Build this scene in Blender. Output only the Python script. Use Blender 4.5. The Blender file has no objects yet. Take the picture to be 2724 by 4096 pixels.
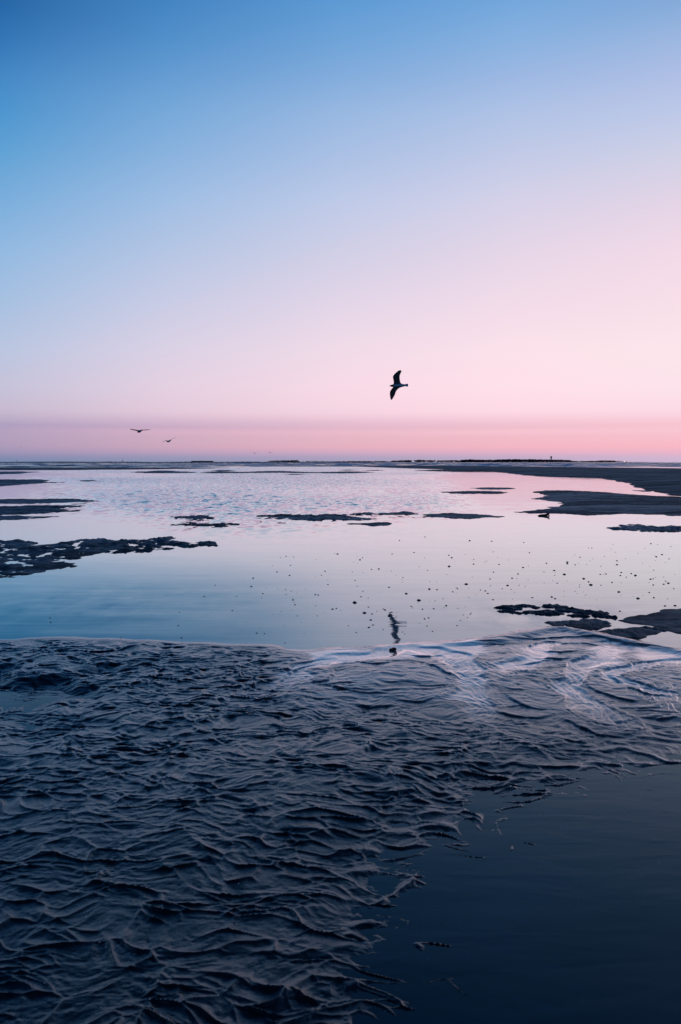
import bpy, bmesh, math, random
import numpy as np
from mathutils import Vector, Matrix, Euler

# ------------------------------------------------------------------ camera, sky, light
scene = bpy.context.scene
CAM_H = 1.5
F = 3178.0                      # focal length in photograph pixels (28 mm lens, 24 mm wide frame)
PITCH = math.atan(200.0 / F)    # looking slightly down
cam_data = bpy.data.cameras.new('camera')
cam = bpy.data.objects.new('camera', cam_data)
scene.collection.objects.link(cam)
cam.location = (0, 0, CAM_H)
cam.rotation_euler = (math.pi / 2 - PITCH, 0, 0)
cam_data.sensor_fit = 'HORIZONTAL'
cam_data.sensor_width = 24.0
cam_data.lens = 28.0
cam_data.clip_start = 0.05
cam_data.clip_end = 60000
cam_data.dof.use_dof = True
cam_data.dof.focus_distance = 12.0
cam_data.dof.aperture_fstop = 5.6
scene.camera = cam

scene.view_settings.view_transform = 'Standard'
scene.view_settings.look = 'None'
scene.view_settings.exposure = 0.0
scene.view_settings.gamma = 1.0
scene.view_settings.use_curve_mapping = False
scene.cycles.max_bounces = 6
scene.cycles.volume_bounces = 0


def lin(c):
    out = []
    for v in c:
        v = v / 255.0
        out.append(v / 12.92 if v <= 0.04045 else ((v + 0.055) / 1.055) ** 2.4)
    return out


def ray(u, v):
    """unit world direction through a photograph pixel"""
    x, y, z = (u - 1362.0), F, (2048.0 - v)
    c, s = math.cos(PITCH), math.sin(PITCH)
    d = Vector((x, y * c + z * s, -y * s + z * c))
    return d.normalized()


def G(u, v, z=0.0):
    """ground point at height z seen at a photograph pixel"""
    d = ray(u, v)
    t = (z - CAM_H) / d.z
    return (d.x * t, d.y * t)


def at(u, v, dist):
    """point seen at a photograph pixel, dist metres away along +Y"""
    d = ray(u, v)
    t = dist / d.y
    return Vector((d.x * t, dist, CAM_H + d.z * t))


SKY_V = [0, 150, 300, 450, 600, 800, 1000, 1200, 1400, 1550, 1645, 1678, 1705, 1727, 1742, 1775, 1797, 1814, 1832, 1848]
SKY_COLS = {
    0: [(34, 98, 163), (46, 115, 180), (64, 134, 196), (74, 148, 206), (92, 160, 212), (120, 173, 220), (145, 185, 225),
        (165, 192, 225), (186, 197, 224), (197, 194, 217), (198, 185, 207), (185, 170, 198), (170, 155, 190), (184, 163, 192),
        (178, 160, 190), (175, 156, 186), (168, 152, 184), (150, 144, 180), (128, 138, 174), (115, 135, 172)],
    1362: [(94, 154, 212), (110, 163, 216), (130, 172, 220), (152, 184, 225), (168, 191, 228), (190, 202, 232),
           (208, 207, 230), (226, 213, 232), (241, 219, 232), (248, 218, 231), (246, 213, 226), (236, 198, 215), (222, 182, 202),
           (236, 188, 204), (229, 182, 198), (228, 180, 195), (228, 173, 191), (198, 168, 196), (170, 160, 190), (162, 160, 188)],
    2724: [(133, 170, 217), (156, 183, 224), (176, 191, 229), (190, 201, 232), (206, 208, 230), (228, 212, 230),
           (243, 218, 232), (248, 223, 233), (252, 230, 236), (253, 227, 236), (252, 218, 230), (250, 203, 217), (247, 194, 206),
           (249, 201, 214), (248, 192, 205), (249, 186, 200), (250, 182, 196), (222, 180, 204), (210, 181, 208), (204, 182, 211)],
}
for i_, (ua, t_) in enumerate(((681, 0.25), (2043, 0.75))):
    w0_, w1_, w2_ = 2 * (t_ - .5) * (t_ - 1), -4 * t_ * (t_ - 1), 2 * t_ * (t_ - .5)     # quadratic through the three
    SKY_COLS[ua] = [tuple(min(255, max(0, w0_ * a_[j] + w1_ * b_[j] + w2_ * c_[j])) for j in range(3))
                    for a_, b_, c_ in zip(SKY_COLS[0], SKY_COLS[1362], SKY_COLS[2724])]
HIGH = {0: [(38, (20, 76, 138)), (55, (7, 34, 72)), (90, (5, 22, 48))],
        681: [(38, (34, 94, 156)), (55, (11, 42, 84)), (90, (5, 22, 48))],
        1362: [(38, (54, 116, 180)), (55, (17, 54, 102)), (90, (5, 22, 48))],
        2043: [(38, (64, 124, 188)), (55, (19, 58, 106)), (90, (5, 22, 48))],
        2724: [(38, (74, 130, 192)), (55, (22, 60, 110)), (90, (5, 22, 48))]}

world = bpy.data.worlds.new("World")
scene.world = world
world.use_nodes = True
wt = world.node_tree
wt.nodes.clear()
N = lambda t: wt.nodes.new(t)
L = wt.links.new
tc = N('ShaderNodeTexCoord')
nrm = N('ShaderNodeVectorMath'); nrm.operation = 'NORMALIZE'
L(tc.outputs['Generated'], nrm.inputs[0])
sp = N('ShaderNodeSeparateXYZ'); L(nrm.outputs[0], sp.inputs[0])


def wm(op, a, b=None, c=None, clamp=False):
    n = N('ShaderNodeMath'); n.operation = op; n.use_clamp = clamp
    for i, q in enumerate((a, b, c)):
        if q is None: continue
        if isinstance(q, (int, float)): n.inputs[i].default_value = q
        else: L(q, n.inputs[i])
    return n.outputs[0]


el = wm('DIVIDE', wm('ARCSINE', sp.outputs[2]), math.pi / 2)
az = wm('MULTIPLY', wm('ARCTAN2', sp.outputs[0], sp.outputs[1]), 180 / math.pi)     # 0 ahead, + to the right
daz = wm('ABSOLUTE', wm('SUBTRACT', az, 36.0))
daz = wm('MINIMUM', daz, wm('SUBTRACT', 360.0, daz))                                # degrees from the sunset
# faint long streaks in the band above the horizon
strk = N('ShaderNodeCombineXYZ')
L(wm('MULTIPLY', az, 0.03), strk.inputs[0]); L(wm('MULTIPLY', el, 130.0), strk.inputs[1])
sn = N('ShaderNodeTexNoise'); sn.inputs['Scale'].default_value = 1.0; sn.inputs['Detail'].default_value = 3
L(strk.outputs[0], sn.inputs['Vector'])
el_j = wm('ADD', el, wm('MULTIPLY', wm('SUBTRACT', sn.outputs[0], 0.5), 0.0009))
el_j = wm('MAXIMUM', el_j, 0.0)


def ramp(u):
    r = N('ShaderNodeValToRGB'); r.color_ramp.interpolation = 'LINEAR'
    stops = []
    for v, c in zip(SKY_V, SKY_COLS[u]):
        e = math.degrees(math.asin(ray(u, v).z)) / 90.0
        stops.append((max(e, 0.0), lin(c)))
    for e, c in HIGH[u]:
        stops.append((e / 90.0, lin(c)))
    stops.sort()
    cr = r.color_ramp
    cr.elements[0].position = stops[0][0]; cr.elements[0].color = stops[0][1] + [1]
    cr.elements[1].position = 1.0; cr.elements[1].color = stops[-1][1] + [1]
    for p, c in stops[1:-1]:
        e_ = cr.elements.new(p); e_.color = c + [1]
    L(el_j, r.inputs[0])
    return r.outputs[0]




def mr(v, a, b):
    n = N('ShaderNodeMapRange'); n.interpolation_type = 'LINEAR'; n.clamp = True
    L(v, n.inputs[0]); n.inputs[1].default_value = a; n.inputs[2].default_value = b
    return n.outputs[0]


def mixc(f, a, b):
    n = N('ShaderNodeMix'); n.data_type = 'RGBA'
    L(f, n.inputs[0]); L(a, n.inputs[6]); L(b, n.inputs[7])
    return n.outputs[2]


sky_us = [2724, 2043, 1362, 681, 0]
sky_daz = [36 - math.degrees(math.atan((u - 1362) / F)) for u in sky_us]
m2 = ramp(2724)
for k_ in range(1, 5):
    m2 = mixc(mr(daz, sky_daz[k_ - 1], sky_daz[k_]), m2, ramp(sky_us[k_]))
# the far side of the sky, away from the sunset, goes on dimming
dim = N('ShaderNodeMapRange'); L(daz, dim.inputs[0])
dim.inputs[1].default_value = 60; dim.inputs[2].default_value = 180; dim.inputs[3].default_value = 1.0; dim.inputs[4].default_value = 0.30
bg = N('ShaderNodeBackground'); L(m2, bg.inputs[0]); L(dim.outputs[0], bg.inputs[1])
wo = N('ShaderNodeOutputWorld'); L(bg.outputs[0], wo.inputs[0])

# last soft warm light from the place where the sun went down, low on the right
sun_d = bpy.data.lights.new('sun', 'SUN')
sun_d.energy = 0.15; sun_d.angle = math.radians(18); sun_d.color = (1.0, 0.66, 0.62)
sun = bpy.data.objects.new('sun', sun_d); scene.collection.objects.link(sun)
sdir = Vector((math.sin(math.radians(36)), math.cos(math.radians(36)), math.tan(math.radians(9))))
sun.rotation_euler = sdir.to_track_quat('Z', 'Y').to_euler()

C = scene.collection


# ------------------------------------------------------------------ helpers
def tag(o, label=None, cat=None, group=None, kind=None):
    if label: o['label'] = label
    if cat: o['category'] = cat
    if group: o['group'] = group
    if kind: o['kind'] = kind
    return o


def empty(name, loc, rot=(0, 0, 0)):
    o = bpy.data.objects.new(name, None); C.objects.link(o)
    o.location = loc; o.rotation_euler = rot; o.empty_display_size = 0.2
    return o


def mesh_obj(name, verts, faces, mat, parent=None, smooth=True):
    me = bpy.data.meshes.new(name); me.from_pydata(verts, [], faces); me.update()
    if smooth: me.polygons.foreach_set('use_smooth', [True] * len(me.polygons))
    for m in (mat if isinstance(mat, (list, tuple)) else [mat]): me.materials.append(m)
    o = bpy.data.objects.new(name, me); C.objects.link(o)
    if parent: o.parent = parent
    return o


def bm_obj(name, bm, mat, parent=None, smooth=True):
    me = bpy.data.meshes.new(name); bm.to_mesh(me); bm.free()
    if smooth: me.polygons.foreach_set('use_smooth', [True] * len(me.polygons))
    me.materials.append(mat)
    o = bpy.data.objects.new(name, me); C.objects.link(o)
    if parent: o.parent = parent
    return o


def grid_obj(name, X, Y, Z, mat, attrs=None, keep=None):
    """rows x cols arrays -> one smooth quad sheet; keep = boolean per vertex"""
    R, Cn = X.shape
    co = np.stack([X, Y, Z], -1).reshape(-1, 3).astype(np.float32)
    idx = np.arange(R * Cn).reshape(R, Cn)
    q = np.stack([idx[:-1, :-1], idx[:-1, 1:], idx[1:, 1:], idx[1:, :-1]], -1).reshape(-1, 4)
    if keep is not None:
        k = keep.reshape(-1)
        q = q[k[q].any(1)]
        used = np.zeros(R * Cn, bool); used[q.ravel()] = True
        remap = np.cumsum(used) - 1
        co = co[used]; q = remap[q]
        if attrs: attrs = {a: b.reshape(-1)[used] for a, b in attrs.items()}
    me = bpy.data.meshes.new(name)
    me.vertices.add(len(co)); me.vertices.foreach_set('co', co.ravel())
    me.loops.add(q.size); me.loops.foreach_set('vertex_index', q.ravel().astype(np.int32))
    me.polygons.add(len(q))
    me.polygons.foreach_set('loop_start', (np.arange(len(q)) * 4).astype(np.int32))
    me.polygons.foreach_set('loop_total', np.full(len(q), 4, np.int32))
    me.polygons.foreach_set('use_smooth', np.ones(len(q), bool))
    me.update(calc_edges=True)
    if attrs:
        for a, b in attrs.items():
            at_ = me.attributes.new(a, 'FLOAT', 'POINT')
            at_.data.foreach_set('value', b.reshape(-1).astype(np.float32))
    me.materials.append(mat)
    o = bpy.data.objects.new(name, me); C.objects.link(o)
    return o


rng = np.random.RandomState(7)
PERM = np.concatenate([rng.permutation(4096)] * 2)
ANG = rng.rand(4096) * 2 * np.pi
GX, GY = np.cos(ANG), np.sin(ANG)
RV = rng.rand(4096, 2)


def _h(i, j, seed=0):
    return PERM[(PERM[(i + seed * 131) & 4095] + j) & 4095]


def noise(x, y, seed=0):
    xi = np.floor(x).astype(np.int64); yi = np.floor(y).astype(np.int64)
    fx, fy = x - xi, y - yi
    ux = fx * fx * fx * (fx * (fx * 6 - 15) + 10); uy = fy * fy * fy * (fy * (fy * 6 - 15) + 10)

    def g(a, b):
        h = _h(xi + a, yi + b, seed)
        return GX[h] * (fx - a) + GY[h] * (fy - b)
    return 1.5 * ((g(0, 0) * (1 - ux) + g(1, 0) * ux) * (1 - uy) + (g(0, 1) * (1 - ux) + g(1, 1) * ux) * uy)


def fbm(x, y, o=4, seed=0, gain=0.5):
    s = 0; a = 1.0
    for k in range(o):
        s = s + a * noise(x * 2 ** k + 17.3 * k, y * 2 ** k + 5.1 * k, seed + k)
        a *= gain
    return s


def voronoi(x, y, seed=0, jit=0.95):
    xi = np.floor(x).astype(np.int64); yi = np.floor(y).astype(np.int64)
    f1 = np.full(x.shape, 9.0); f2 = np.full(x.shape, 9.0); rid = np.zeros(x.shape)
    for a in (-1, 0, 1):
        for b in (-1, 0, 1):
            h = _h(xi + a, yi + b, seed)
            px = xi + a + 0.5 + (RV[h, 0] - 0.5) * jit
            py = yi + b + 0.5 + (RV[h, 1] - 0.5) * jit
            d = np.sqrt((x - px) ** 2 + (y - py) ** 2)
            n1 = np.minimum(f1, d)
            rid = np.where(d < f1, RV[(h + 5) & 4095, 1], rid)
            f2 = np.minimum(f2, np.maximum(f1, d)); f1 = n1
    return f1, f2, rid


def bowls(x, y, seed, far=0.75, near=1.5):
    """overlapping scoured bowls: steep wall on the far side, long floor on the near side, sharp ridges between"""
    xi = np.floor(x).astype(np.int64); yi = np.floor(y).astype(np.int64)
    m1 = np.full(x.shape, 9.0)
    for a in (-1, 0, 1):
        for b in (-2, -1, 0, 1):
            h = _h(xi + a, yi + b, seed)
            dx = x - (xi + a + 0.5 + (RV[h, 0] - 0.5)); dy = y - (yi + b + 0.5 + (RV[h, 1] - 0.5))
            dy = dy + 0.35 * dx * (RV[(h + 7) & 4095, 0] - 0.35)
            dy = np.where(dy > 0, dy / far, dy / near)
            q = np.sqrt(dx * dx * (0.6 + RV[(h + 9) & 4095, 1]) + dy * dy) + 0.35 * RV[(h + 3) & 4095, 0]
            m1 = np.minimum(m1, q)
    return m1


def sm(a, b, x):
    t = np.clip((x - a) / (b - a), 0, 1)
    return t * t * (3 - 2 * t)


def seg_dist(x, y, pts, closed=False):
    """distance, signed side offset and arclength to a polyline"""
    best = np.full(x.shape, 1e9); side = np.zeros(x.shape); arc = np.zeros(x.shape); s0 = 0.0
    n = len(pts)
    for i in range(n if closed else n - 1):
        ax, ay = pts[i]; bx, by = pts[(i + 1) % n]
        dx, dy = bx - ax, by - ay; l2 = dx * dx + dy * dy + 1e-12; l = math.sqrt(l2)
        t = np.clip(((x - ax) * dx + (y - ay) * dy) / l2, 0, 1)
        ex, ey = x - ax - t * dx, y - ay - t * dy
        d = np.sqrt(ex * ex + ey * ey)
        m = d < best
        best = np.where(m, d, best)
        side = np.where(m, np.sign(dx * ey - dy * ex), side)
        arc = np.where(m, s0 + t * l, arc)
        s0 += l
    return best, side, arc


def inside(x, y, pts):
    c = np.zeros(x.shape, bool); n = len(pts)
    for i in range(n):
        ax, ay = pts[i]; bx, by = pts[(i + 1) % n]
        if ay == by: continue
        m = ((ay > y) != (by > y)) & (x < (bx - ax) * (y - ay) / (by - ay) + ax)
        c ^= m
    return c


def sdf(x, y, pts):
    d, _, _ = seg_dist(x, y, pts, True)
    return np.where(inside(x, y, pts), d, -d)


def smooth_line(pts, n=4):
    """Catmull-Rom resample of an open polyline"""
    out = []
    P = [pts[0]] + list(pts) + [pts[-1]]
    for i in range(1, len(P) - 2):
        p0, p1, p2, p3 = P[i - 1], P[i], P[i + 1], P[i + 2]
        for k in range(n):
            t = k / n
            out.append(tuple(0.5 * ((2 * p1[j]) + (-p0[j] + p2[j]) * t + (2 * p0[j] - 5 * p1[j] + 4 * p2[j] - p3[j]) * t * t
                                    + (-p0[j] + 3 * p1[j] - 3 * p2[j] + p3[j]) * t ** 3) for j in (0, 1)))
    out.append(tuple(pts[-1]))
    return out


# ------------------------------------------------------------------ materials
def new_mat(name):
    m = bpy.data.materials.new(name); m.use_nodes = True
    nt = m.node_tree
    return m, nt, nt.nodes['Principled BSDF']


def simple(name, col, rough=0.6, spec=0.5, var=0.25, scale=8.0, bump=0.0):
    m, nt, b = new_mat(name)
    b.inputs['Roughness'].default_value = rough
    b.inputs['Specular IOR Level'].default_value = spec
    tcn = nt.nodes.new('ShaderNodeTexCoord')
    n = nt.nodes.new('ShaderNodeTexNoise'); n.inputs['Scale'].default_value = scale; n.inputs['Detail'].default_value = 5
    nt.links.new(tcn.outputs['Object'], n.inputs['Vector'])
    mx = nt.nodes.new('ShaderNodeMix'); mx.data_type = 'RGBA'
    mx.inputs[6].default_value = [c * (1 - var) for c in col] + [1]
    mx.inputs[7].default_value = [min(1, c * (1 + var)) for c in col] + [1]
    nt.links.new(n.outputs[0], mx.inputs[0]); nt.links.new(mx.outputs[2], b.inputs['Base Color'])
    if bump:
        bp = nt.nodes.new('ShaderNodeBump'); bp.inputs['Distance'].default_value = bump
        nt.links.new(n.outputs[0], bp.inputs['Height']); nt.links.new(bp.outputs[0], b.inputs['Normal'])
    return m


class NT:
    """small node writer"""
    def __init__(s, nt): s.nt = nt

    def math(s, op, a, b=None, c=None, clamp=False):
        n = s.nt.nodes.new('ShaderNodeMath'); n.operation = op; n.use_clamp = clamp
        for i, q in enumerate((a, b, c)):
            if q is None: continue
            if isinstance(q, (int, float)): n.inputs[i].default_value = q
            else: s.nt.links.new(q, n.inputs[i])
        return n.outputs[0]

    def noise(s, vec, scale, detail=3, rough=0.5, stretch=None, dist=0.0):
        if stretch:
            mp = s.nt.nodes.new('ShaderNodeMapping'); mp.inputs['Scale'].default_value = stretch
            s.nt.links.new(vec, mp.inputs['Vector']); vec = mp.outputs[0]
        n = s.nt.nodes.new('ShaderNodeTexNoise')
        n.inputs['Scale'].default_value = scale; n.inputs['Detail'].default_value = detail
        n.inputs['Roughness'].default_value = rough; n.inputs['Distortion'].default_value = dist
        s.nt.links.new(vec, n.inputs['Vector'])
        return n.outputs[0]

    def mix(s, f, a, b):
        n = s.nt.nodes.new('ShaderNodeMix'); n.data_type = 'RGBA'
        if isinstance(f, (int, float)): n.inputs[0].default_value = f
        else: s.nt.links.new(f, n.inputs[0])
        for i, q in ((6, a), (7, b)):
            if isinstance(q, (tuple, list)): n.inputs[i].default_value = list(q) + [1]
            else: s.nt.links.new(q, n.inputs[i])
        return n.outputs[2]

    def vec(s, op, a, b=None):
        n = s.nt.nodes.new('ShaderNodeVectorMath'); n.operation = op
        s.nt.links.new(a, n.inputs[0])
        if op == 'SCALE':
            if isinstance(b, (int, float)): n.inputs['Scale'].default_value = b
            else: s.nt.links.new(b, n.inputs['Scale'])
        elif b is not None:
            if isinstance(b, tuple): n.inputs[1].default_value = b
            else: s.nt.links.new(b, n.inputs[1])
        return n.outputs[0]

    def slope(s, vec, stretch, sy, sx, dist=0.4, detail=2):
        """wave slopes (x, y, 0) straight from a noise, so that they survive far away"""
        mp = s.nt.nodes.new('ShaderNodeMapping'); mp.inputs['Scale'].default_value = stretch
        s.nt.links.new(vec, mp.inputs['Vector'])
        n = s.nt.nodes.new('ShaderNodeTexNoise'); n.inputs['Scale'].default_value = 1.0
        n.inputs['Detail'].default_value = detail; n.inputs['Distortion'].default_value = dist
        s.nt.links.new(mp.outputs[0], n.inputs['Vector'])
        a = s.vec('ADD', n.outputs['Color'], (-0.5, -0.5, -0.5))
        return s.vec('MULTIPLY', a, (sx * 2, sy * 2, 0.0))

    def rng(s, v, a, b, c=0.0, d=1.0, smooth=False):
        n = s.nt.nodes.new('ShaderNodeMapRange')
        if smooth: n.interpolation_type = 'SMOOTHSTEP'
        s.nt.links.new(v, n.inputs[0])
        for i, q in enumerate((a, b, c, d)): n.inputs[i + 1].default_value = q
        return n.outputs[0]

    def attr(s, name):
        n = s.nt.nodes.new('ShaderNodeAttribute'); n.attribute_name = name
        return n.outputs['Fac']


def wet_surface(nt, t, col, rough, normal, ior, tint, film=None, gain=1.0):
    """diffuse body under a Fresnel reflection; film (0..1) adds a second, smooth layer of water"""
    out = nt.nodes['Material Output']; b = nt.nodes['Principled BSDF']; nt.nodes.remove(b)
    def put(sock, v):
        if isinstance(v, (int, float)): sock.default_value = v
        elif isinstance(v, (tuple, list)): sock.default_value = list(v) + [1]
        else: nt.links.new(v, sock)
    df = nt.nodes.new('ShaderNodeBsdfDiffuse'); put(df.inputs['Color'], col); nt.links.new(normal, df.inputs['Normal'])
    gl = nt.nodes.new('ShaderNodeBsdfGlossy'); put(gl.inputs['Color'], tint); put(gl.inputs['Roughness'], rough); nt.links.new(normal, gl.inputs['Normal'])
    fr = nt.nodes.new('ShaderNodeFresnel'); fr.inputs['IOR'].default_value = ior; nt.links.new(normal, fr.inputs['Normal'])
    mx = nt.nodes.new('ShaderNodeMixShader'); nt.links.new(t.math('MULTIPLY', fr.outputs[0], gain), mx.inputs[0])
    nt.links.new(df.outputs[0], mx.inputs[1]); nt.links.new(gl.outputs[0], mx.inputs[2])
    last = mx.outputs[0]
    if film is not None:
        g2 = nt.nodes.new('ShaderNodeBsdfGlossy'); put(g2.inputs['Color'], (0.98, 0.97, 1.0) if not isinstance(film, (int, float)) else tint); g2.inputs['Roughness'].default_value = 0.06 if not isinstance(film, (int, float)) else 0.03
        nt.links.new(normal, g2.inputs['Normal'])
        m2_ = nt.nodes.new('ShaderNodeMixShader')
        nt.links.new(t.math('MULTIPLY', fr.outputs[0], film if isinstance(film, (int, float)) else t.math('MULTIPLY', film, 1.5), clamp=True), m2_.inputs[0])  # mud film reflects more than its Fresnel value, to lift the sky sheen
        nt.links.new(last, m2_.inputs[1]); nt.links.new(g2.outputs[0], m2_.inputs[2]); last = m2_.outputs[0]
    nt.links.new(last, out.inputs['Surface'])


def mud_material(name, col=(0.007, 0.010, 0.013), rough=0.22, use_wet=True, fine=1.0, spec=0.5):
    m, nt, b = new_mat(name); t = NT(nt)
    geo = nt.nodes.new('ShaderNodeNewGeometry'); P = geo.outputs['Position']
    big = t.noise(P, 1.6, 4)
    grain = t.noise(P, 260.0, 2, 0.7)
    mid = t.noise(P, 22.0, 5, 0.6)
    c1 = t.mix(t.rng(big, 0.35, 0.65), [c * 0.75 for c in col], [c * 1.3 for c in col])
    c2 = t.mix(t.math('MULTIPLY', t.rng(mid, 0.3, 0.7), 0.5), c1, [c * 0.55 for c in col])
    r = t.math('ADD', rough, t.math('MULTIPLY', t.math('SUBTRACT', mid, 0.5), 0.30))
    film = None
    if use_wet:
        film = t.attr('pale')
        c2 = t.mix(film, c2, (0.28, 0.28, 0.30))  # light sand, paled further to stand in for sky reflected in the film
        r = t.math('SUBTRACT', r, t.math('MULTIPLY', t.attr('wet'), 0.26))
    r = t.math('MAXIMUM', r, 0.09)
    h = t.math('ADD', t.math('MULTIPLY', grain, 0.0011 * fine), t.math('MULTIPLY', mid, 0.0028 * fine))
    if use_wet: h = t.math('MULTIPLY', h, t.math('SUBTRACT', 1.0, t.math('MULTIPLY', film, 0.8)))
    bp = nt.nodes.new('ShaderNodeBump'); bp.inputs['Distance'].default_value = 1.0; bp.inputs['Strength'].default_value = 0.8
    nt.links.new(h, bp.inputs['Height'])
    if not use_wet:
        # damp and drained patches, drawn out along the bar
        dp = t.noise(P, 1.0, 5, 0.6, (0.10, 0.45, 1), 0.6); dq = t.noise(P, 1.0, 4, 0.6, (0.9, 3.2, 1), 0.4)
        pt = t.rng(t.math('ADD', t.math('MULTIPLY', dp, 0.6), t.math('MULTIPLY', dq, 0.4)), 0.42, 0.58, 0.0, 1.0, True)
        c2 = t.mix(pt, c2, [c * 2.1 for c in col])
        spec = t.math('ADD', spec * 0.6, t.math('MULTIPLY', pt, spec * 1.3))
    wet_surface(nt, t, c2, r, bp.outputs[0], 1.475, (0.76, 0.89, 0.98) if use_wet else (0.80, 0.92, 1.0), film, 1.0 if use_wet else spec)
    return m


def lagoon_material():
    m, nt, b = new_mat('lagoon_water'); t = NT(nt)
    geo = nt.nodes.new('ShaderNodeNewGeometry'); P = geo.outputs['Position']
    chop = t.attr('chop')
    calm = t.attr('calm')
    ring = t.slope(P, (1.8, 12.0, 1), 0.009, 0.018, 0.8)
    ring2 = t.slope(P, (0.5, 3.2, 1), 0.010, 0.008, 0.6)
    c1 = t.slope(P, (4.6, 2.2, 1), 0.50, 0.3, 0.3, 3)
    c2 = t.slope(P, (1.5, 0.8, 1), 0.26, 0.15, 0.3, 3)
    base = t.vec('SCALE', t.vec('ADD', ring, ring2), calm)
    cmb = nt.nodes.new('ShaderNodeCombineXYZ')
    nt.links.new(t.math('MULTIPLY', t.attr('lean'), -1.0), cmb.inputs[1])
    base = t.vec('ADD', base, cmb.outputs[0])
    n = t.vec('ADD', base, t.vec('SCALE', t.vec('ADD', t.vec('ADD', c1, c2), (0.0, -0.04, 0.0)), chop))
    n = t.vec('NORMALIZE', t.vec('ADD', n, (0, 0, 1)))
    wet_surface(nt, t, (0.02, 0.15, 0.24), 0.03, n, 1.34, (0.87, 1.0, 1.0), 1.0)
    return m


def pool_material():
    """clear shallow water: Fresnel reflection over a see-through surface"""
    m, nt, b = new_mat('tide_pool_water'); t = NT(nt)
    nt.nodes.remove(b)
    out = nt.nodes['Material Output']
    geo = nt.nodes.new('ShaderNodeNewGeometry'); P = geo.outputs['Position']
    h = t.math('ADD', t.math('MULTIPLY', t.noise(P, 1.0, 2, 0.5, (3.0, 9.0, 1), 0.5), 0.0012),
               t.math('MULTIPLY', t.noise(P, 1.0, 2, 0.5, (0.8, 1.6, 1), 0.2), 0.004))
    bp = nt.nodes.new('ShaderNodeBump'); bp.inputs['Distance'].default_value = 1.0
    nt.links.new(h, bp.inputs['Height'])
    fr = nt.nodes.new('ShaderNodeFresnel'); fr.inputs['IOR'].default_value = 1.34
    nt.links.new(bp.outputs[0], fr.inputs['Normal'])
    gl = nt.nodes.new('ShaderNodeBsdfGlossy'); gl.inputs['Roughness'].default_value = 0.03; gl.inputs['Color'].default_value = (0.56, 0.74, 0.86, 1)
    nt.links.new(bp.outputs[0], gl.inputs['Normal'])
    tr = nt.nodes.new('ShaderNodeBsdfTransparent'); tr.inputs['Color'].default_value = (0.42, 0.66, 0.82, 1)
    mx = nt.nodes.new('ShaderNodeMixShader')
    nt.links.new(fr.outputs[0], mx.inputs[0]); nt.links.new(tr.outputs[0], mx.inputs[1]); nt.links.new(gl.outputs[0], mx.inputs[2])
    nt.links.new(mx.outputs[0], out.inputs['Surface'])
    return m


def sea_material():
    m, nt, b = new_mat('sea_water'); t = NT(nt)
    geo = nt.nodes.new('ShaderNodeNewGeometry'); P = geo.outputs['Position']
    foam = t.attr('foam')
    nz = t.noise(P, 1.0, 4, 0.65, (0.10, 0.035, 1), 0.5)
    f = t.math('MULTIPLY', foam, t.rng(nz, 0.38, 0.56))
    nt.links.new(t.mix(f, (0.012, 0.055, 0.095), (0.50, 0.68, 0.88)), b.inputs['Base Color'])
    nt.links.new(t.rng(f, 0, 1, 0.18, 0.8), b.inputs['Roughness'])
    b.inputs['IOR'].default_value = 1.34
    gN = nt.nodes.new('ShaderNodeNewGeometry').outputs['Normal']
    n = t.vec('NORMALIZE', t.vec('ADD', gN, t.slope(P, (0.08, 0.16, 1), 1.2, 0.5, 0.4, 4)))
    nt.links.new(n, b.inputs['Normal'])
    return m


M_MUD = mud_material('wet_mud')
M_BAR = mud_material('sandbar_mud', (0.018, 0.030, 0.044), 0.55, False, 3.0, 0.16)
M_SPIT = mud_material('spit_sand', (0.030, 0.038, 0.046), 0.70, False, 3.0, 0.12)
M_LAG = lagoon_material()
M_POOL = pool_material()
M_SEA = sea_material()

# ------------------------------------------------------------------ foreground mudflat
SHORE_PX = [(-900, 2575), (-300, 2572), (0, 2565), (217, 2556), (434, 2562), (565, 2568), (869, 2582), (1068, 2587), (1129, 2602),
            (1216, 2609), (1362, 2598), (1579, 2585), (1918, 2560), (1987, 2548), (2118, 2524), (2231, 2512),
            (2361, 2528), (2491, 2556), (2600, 2580), (2724, 2604), (3000, 2635), (3600, 2690)]
SHORE = smooth_line([G(*p) for p in SHORE_PX], 4)
POOL_PX = [(2724, 2985), (2500, 3010), (2300, 3035), (2080, 3100), (1930, 3170), (1800, 3235), (1640, 3290), (1560, 3380),
           (1440, 3470), (1500, 3600), (1400, 3700), (1440, 3800), (1350, 3950), (1290, 4096), (1230, 7000), (3900, 7000), (4200, 2950)]
POOL = [G(u, v, -0.06) for u, v in POOL_PX]
LPOOL = [G(u, v, -0.05) for u, v in [(-900, 2760), (0, 2740), (150, 2735), (330, 2745), (300, 2790), (180, 2830), (230, 2890), (60, 2905), (-900, 2900)]]
CHAN = [smooth_line([G(u, v, -0.01) for u, v in q], 4) for q in (
    [(1560, 2600), (1450, 2630), (1330, 2650), (1220, 2680), (1150, 2720), (1130, 2760), (1150, 2800)],
    [(1650, 2600), (1760, 2620), (1850, 2655), (1890, 2700), (1880, 2750), (1895, 2810), (1930, 2880), (1990, 2950)],
    [(2200, 2580), (2120, 2620), (2060, 2660), (1980, 2695), (1900, 2705)],
    [(2480, 2590), (2440, 2630), (2350, 2665), (2280, 2700), (2290, 2745), (2340, 2790), (2420, 2850), (2560, 2900), (2700, 2950)],
    [(2900, 2640), (2680, 2655), (2560, 2670), (2460, 2700), (2600, 2760), (2800, 2810), (3000, 2840)],
)]
CHAN_W = [0.13, 0.14, 0.12, 0.15, 0.10]
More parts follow.
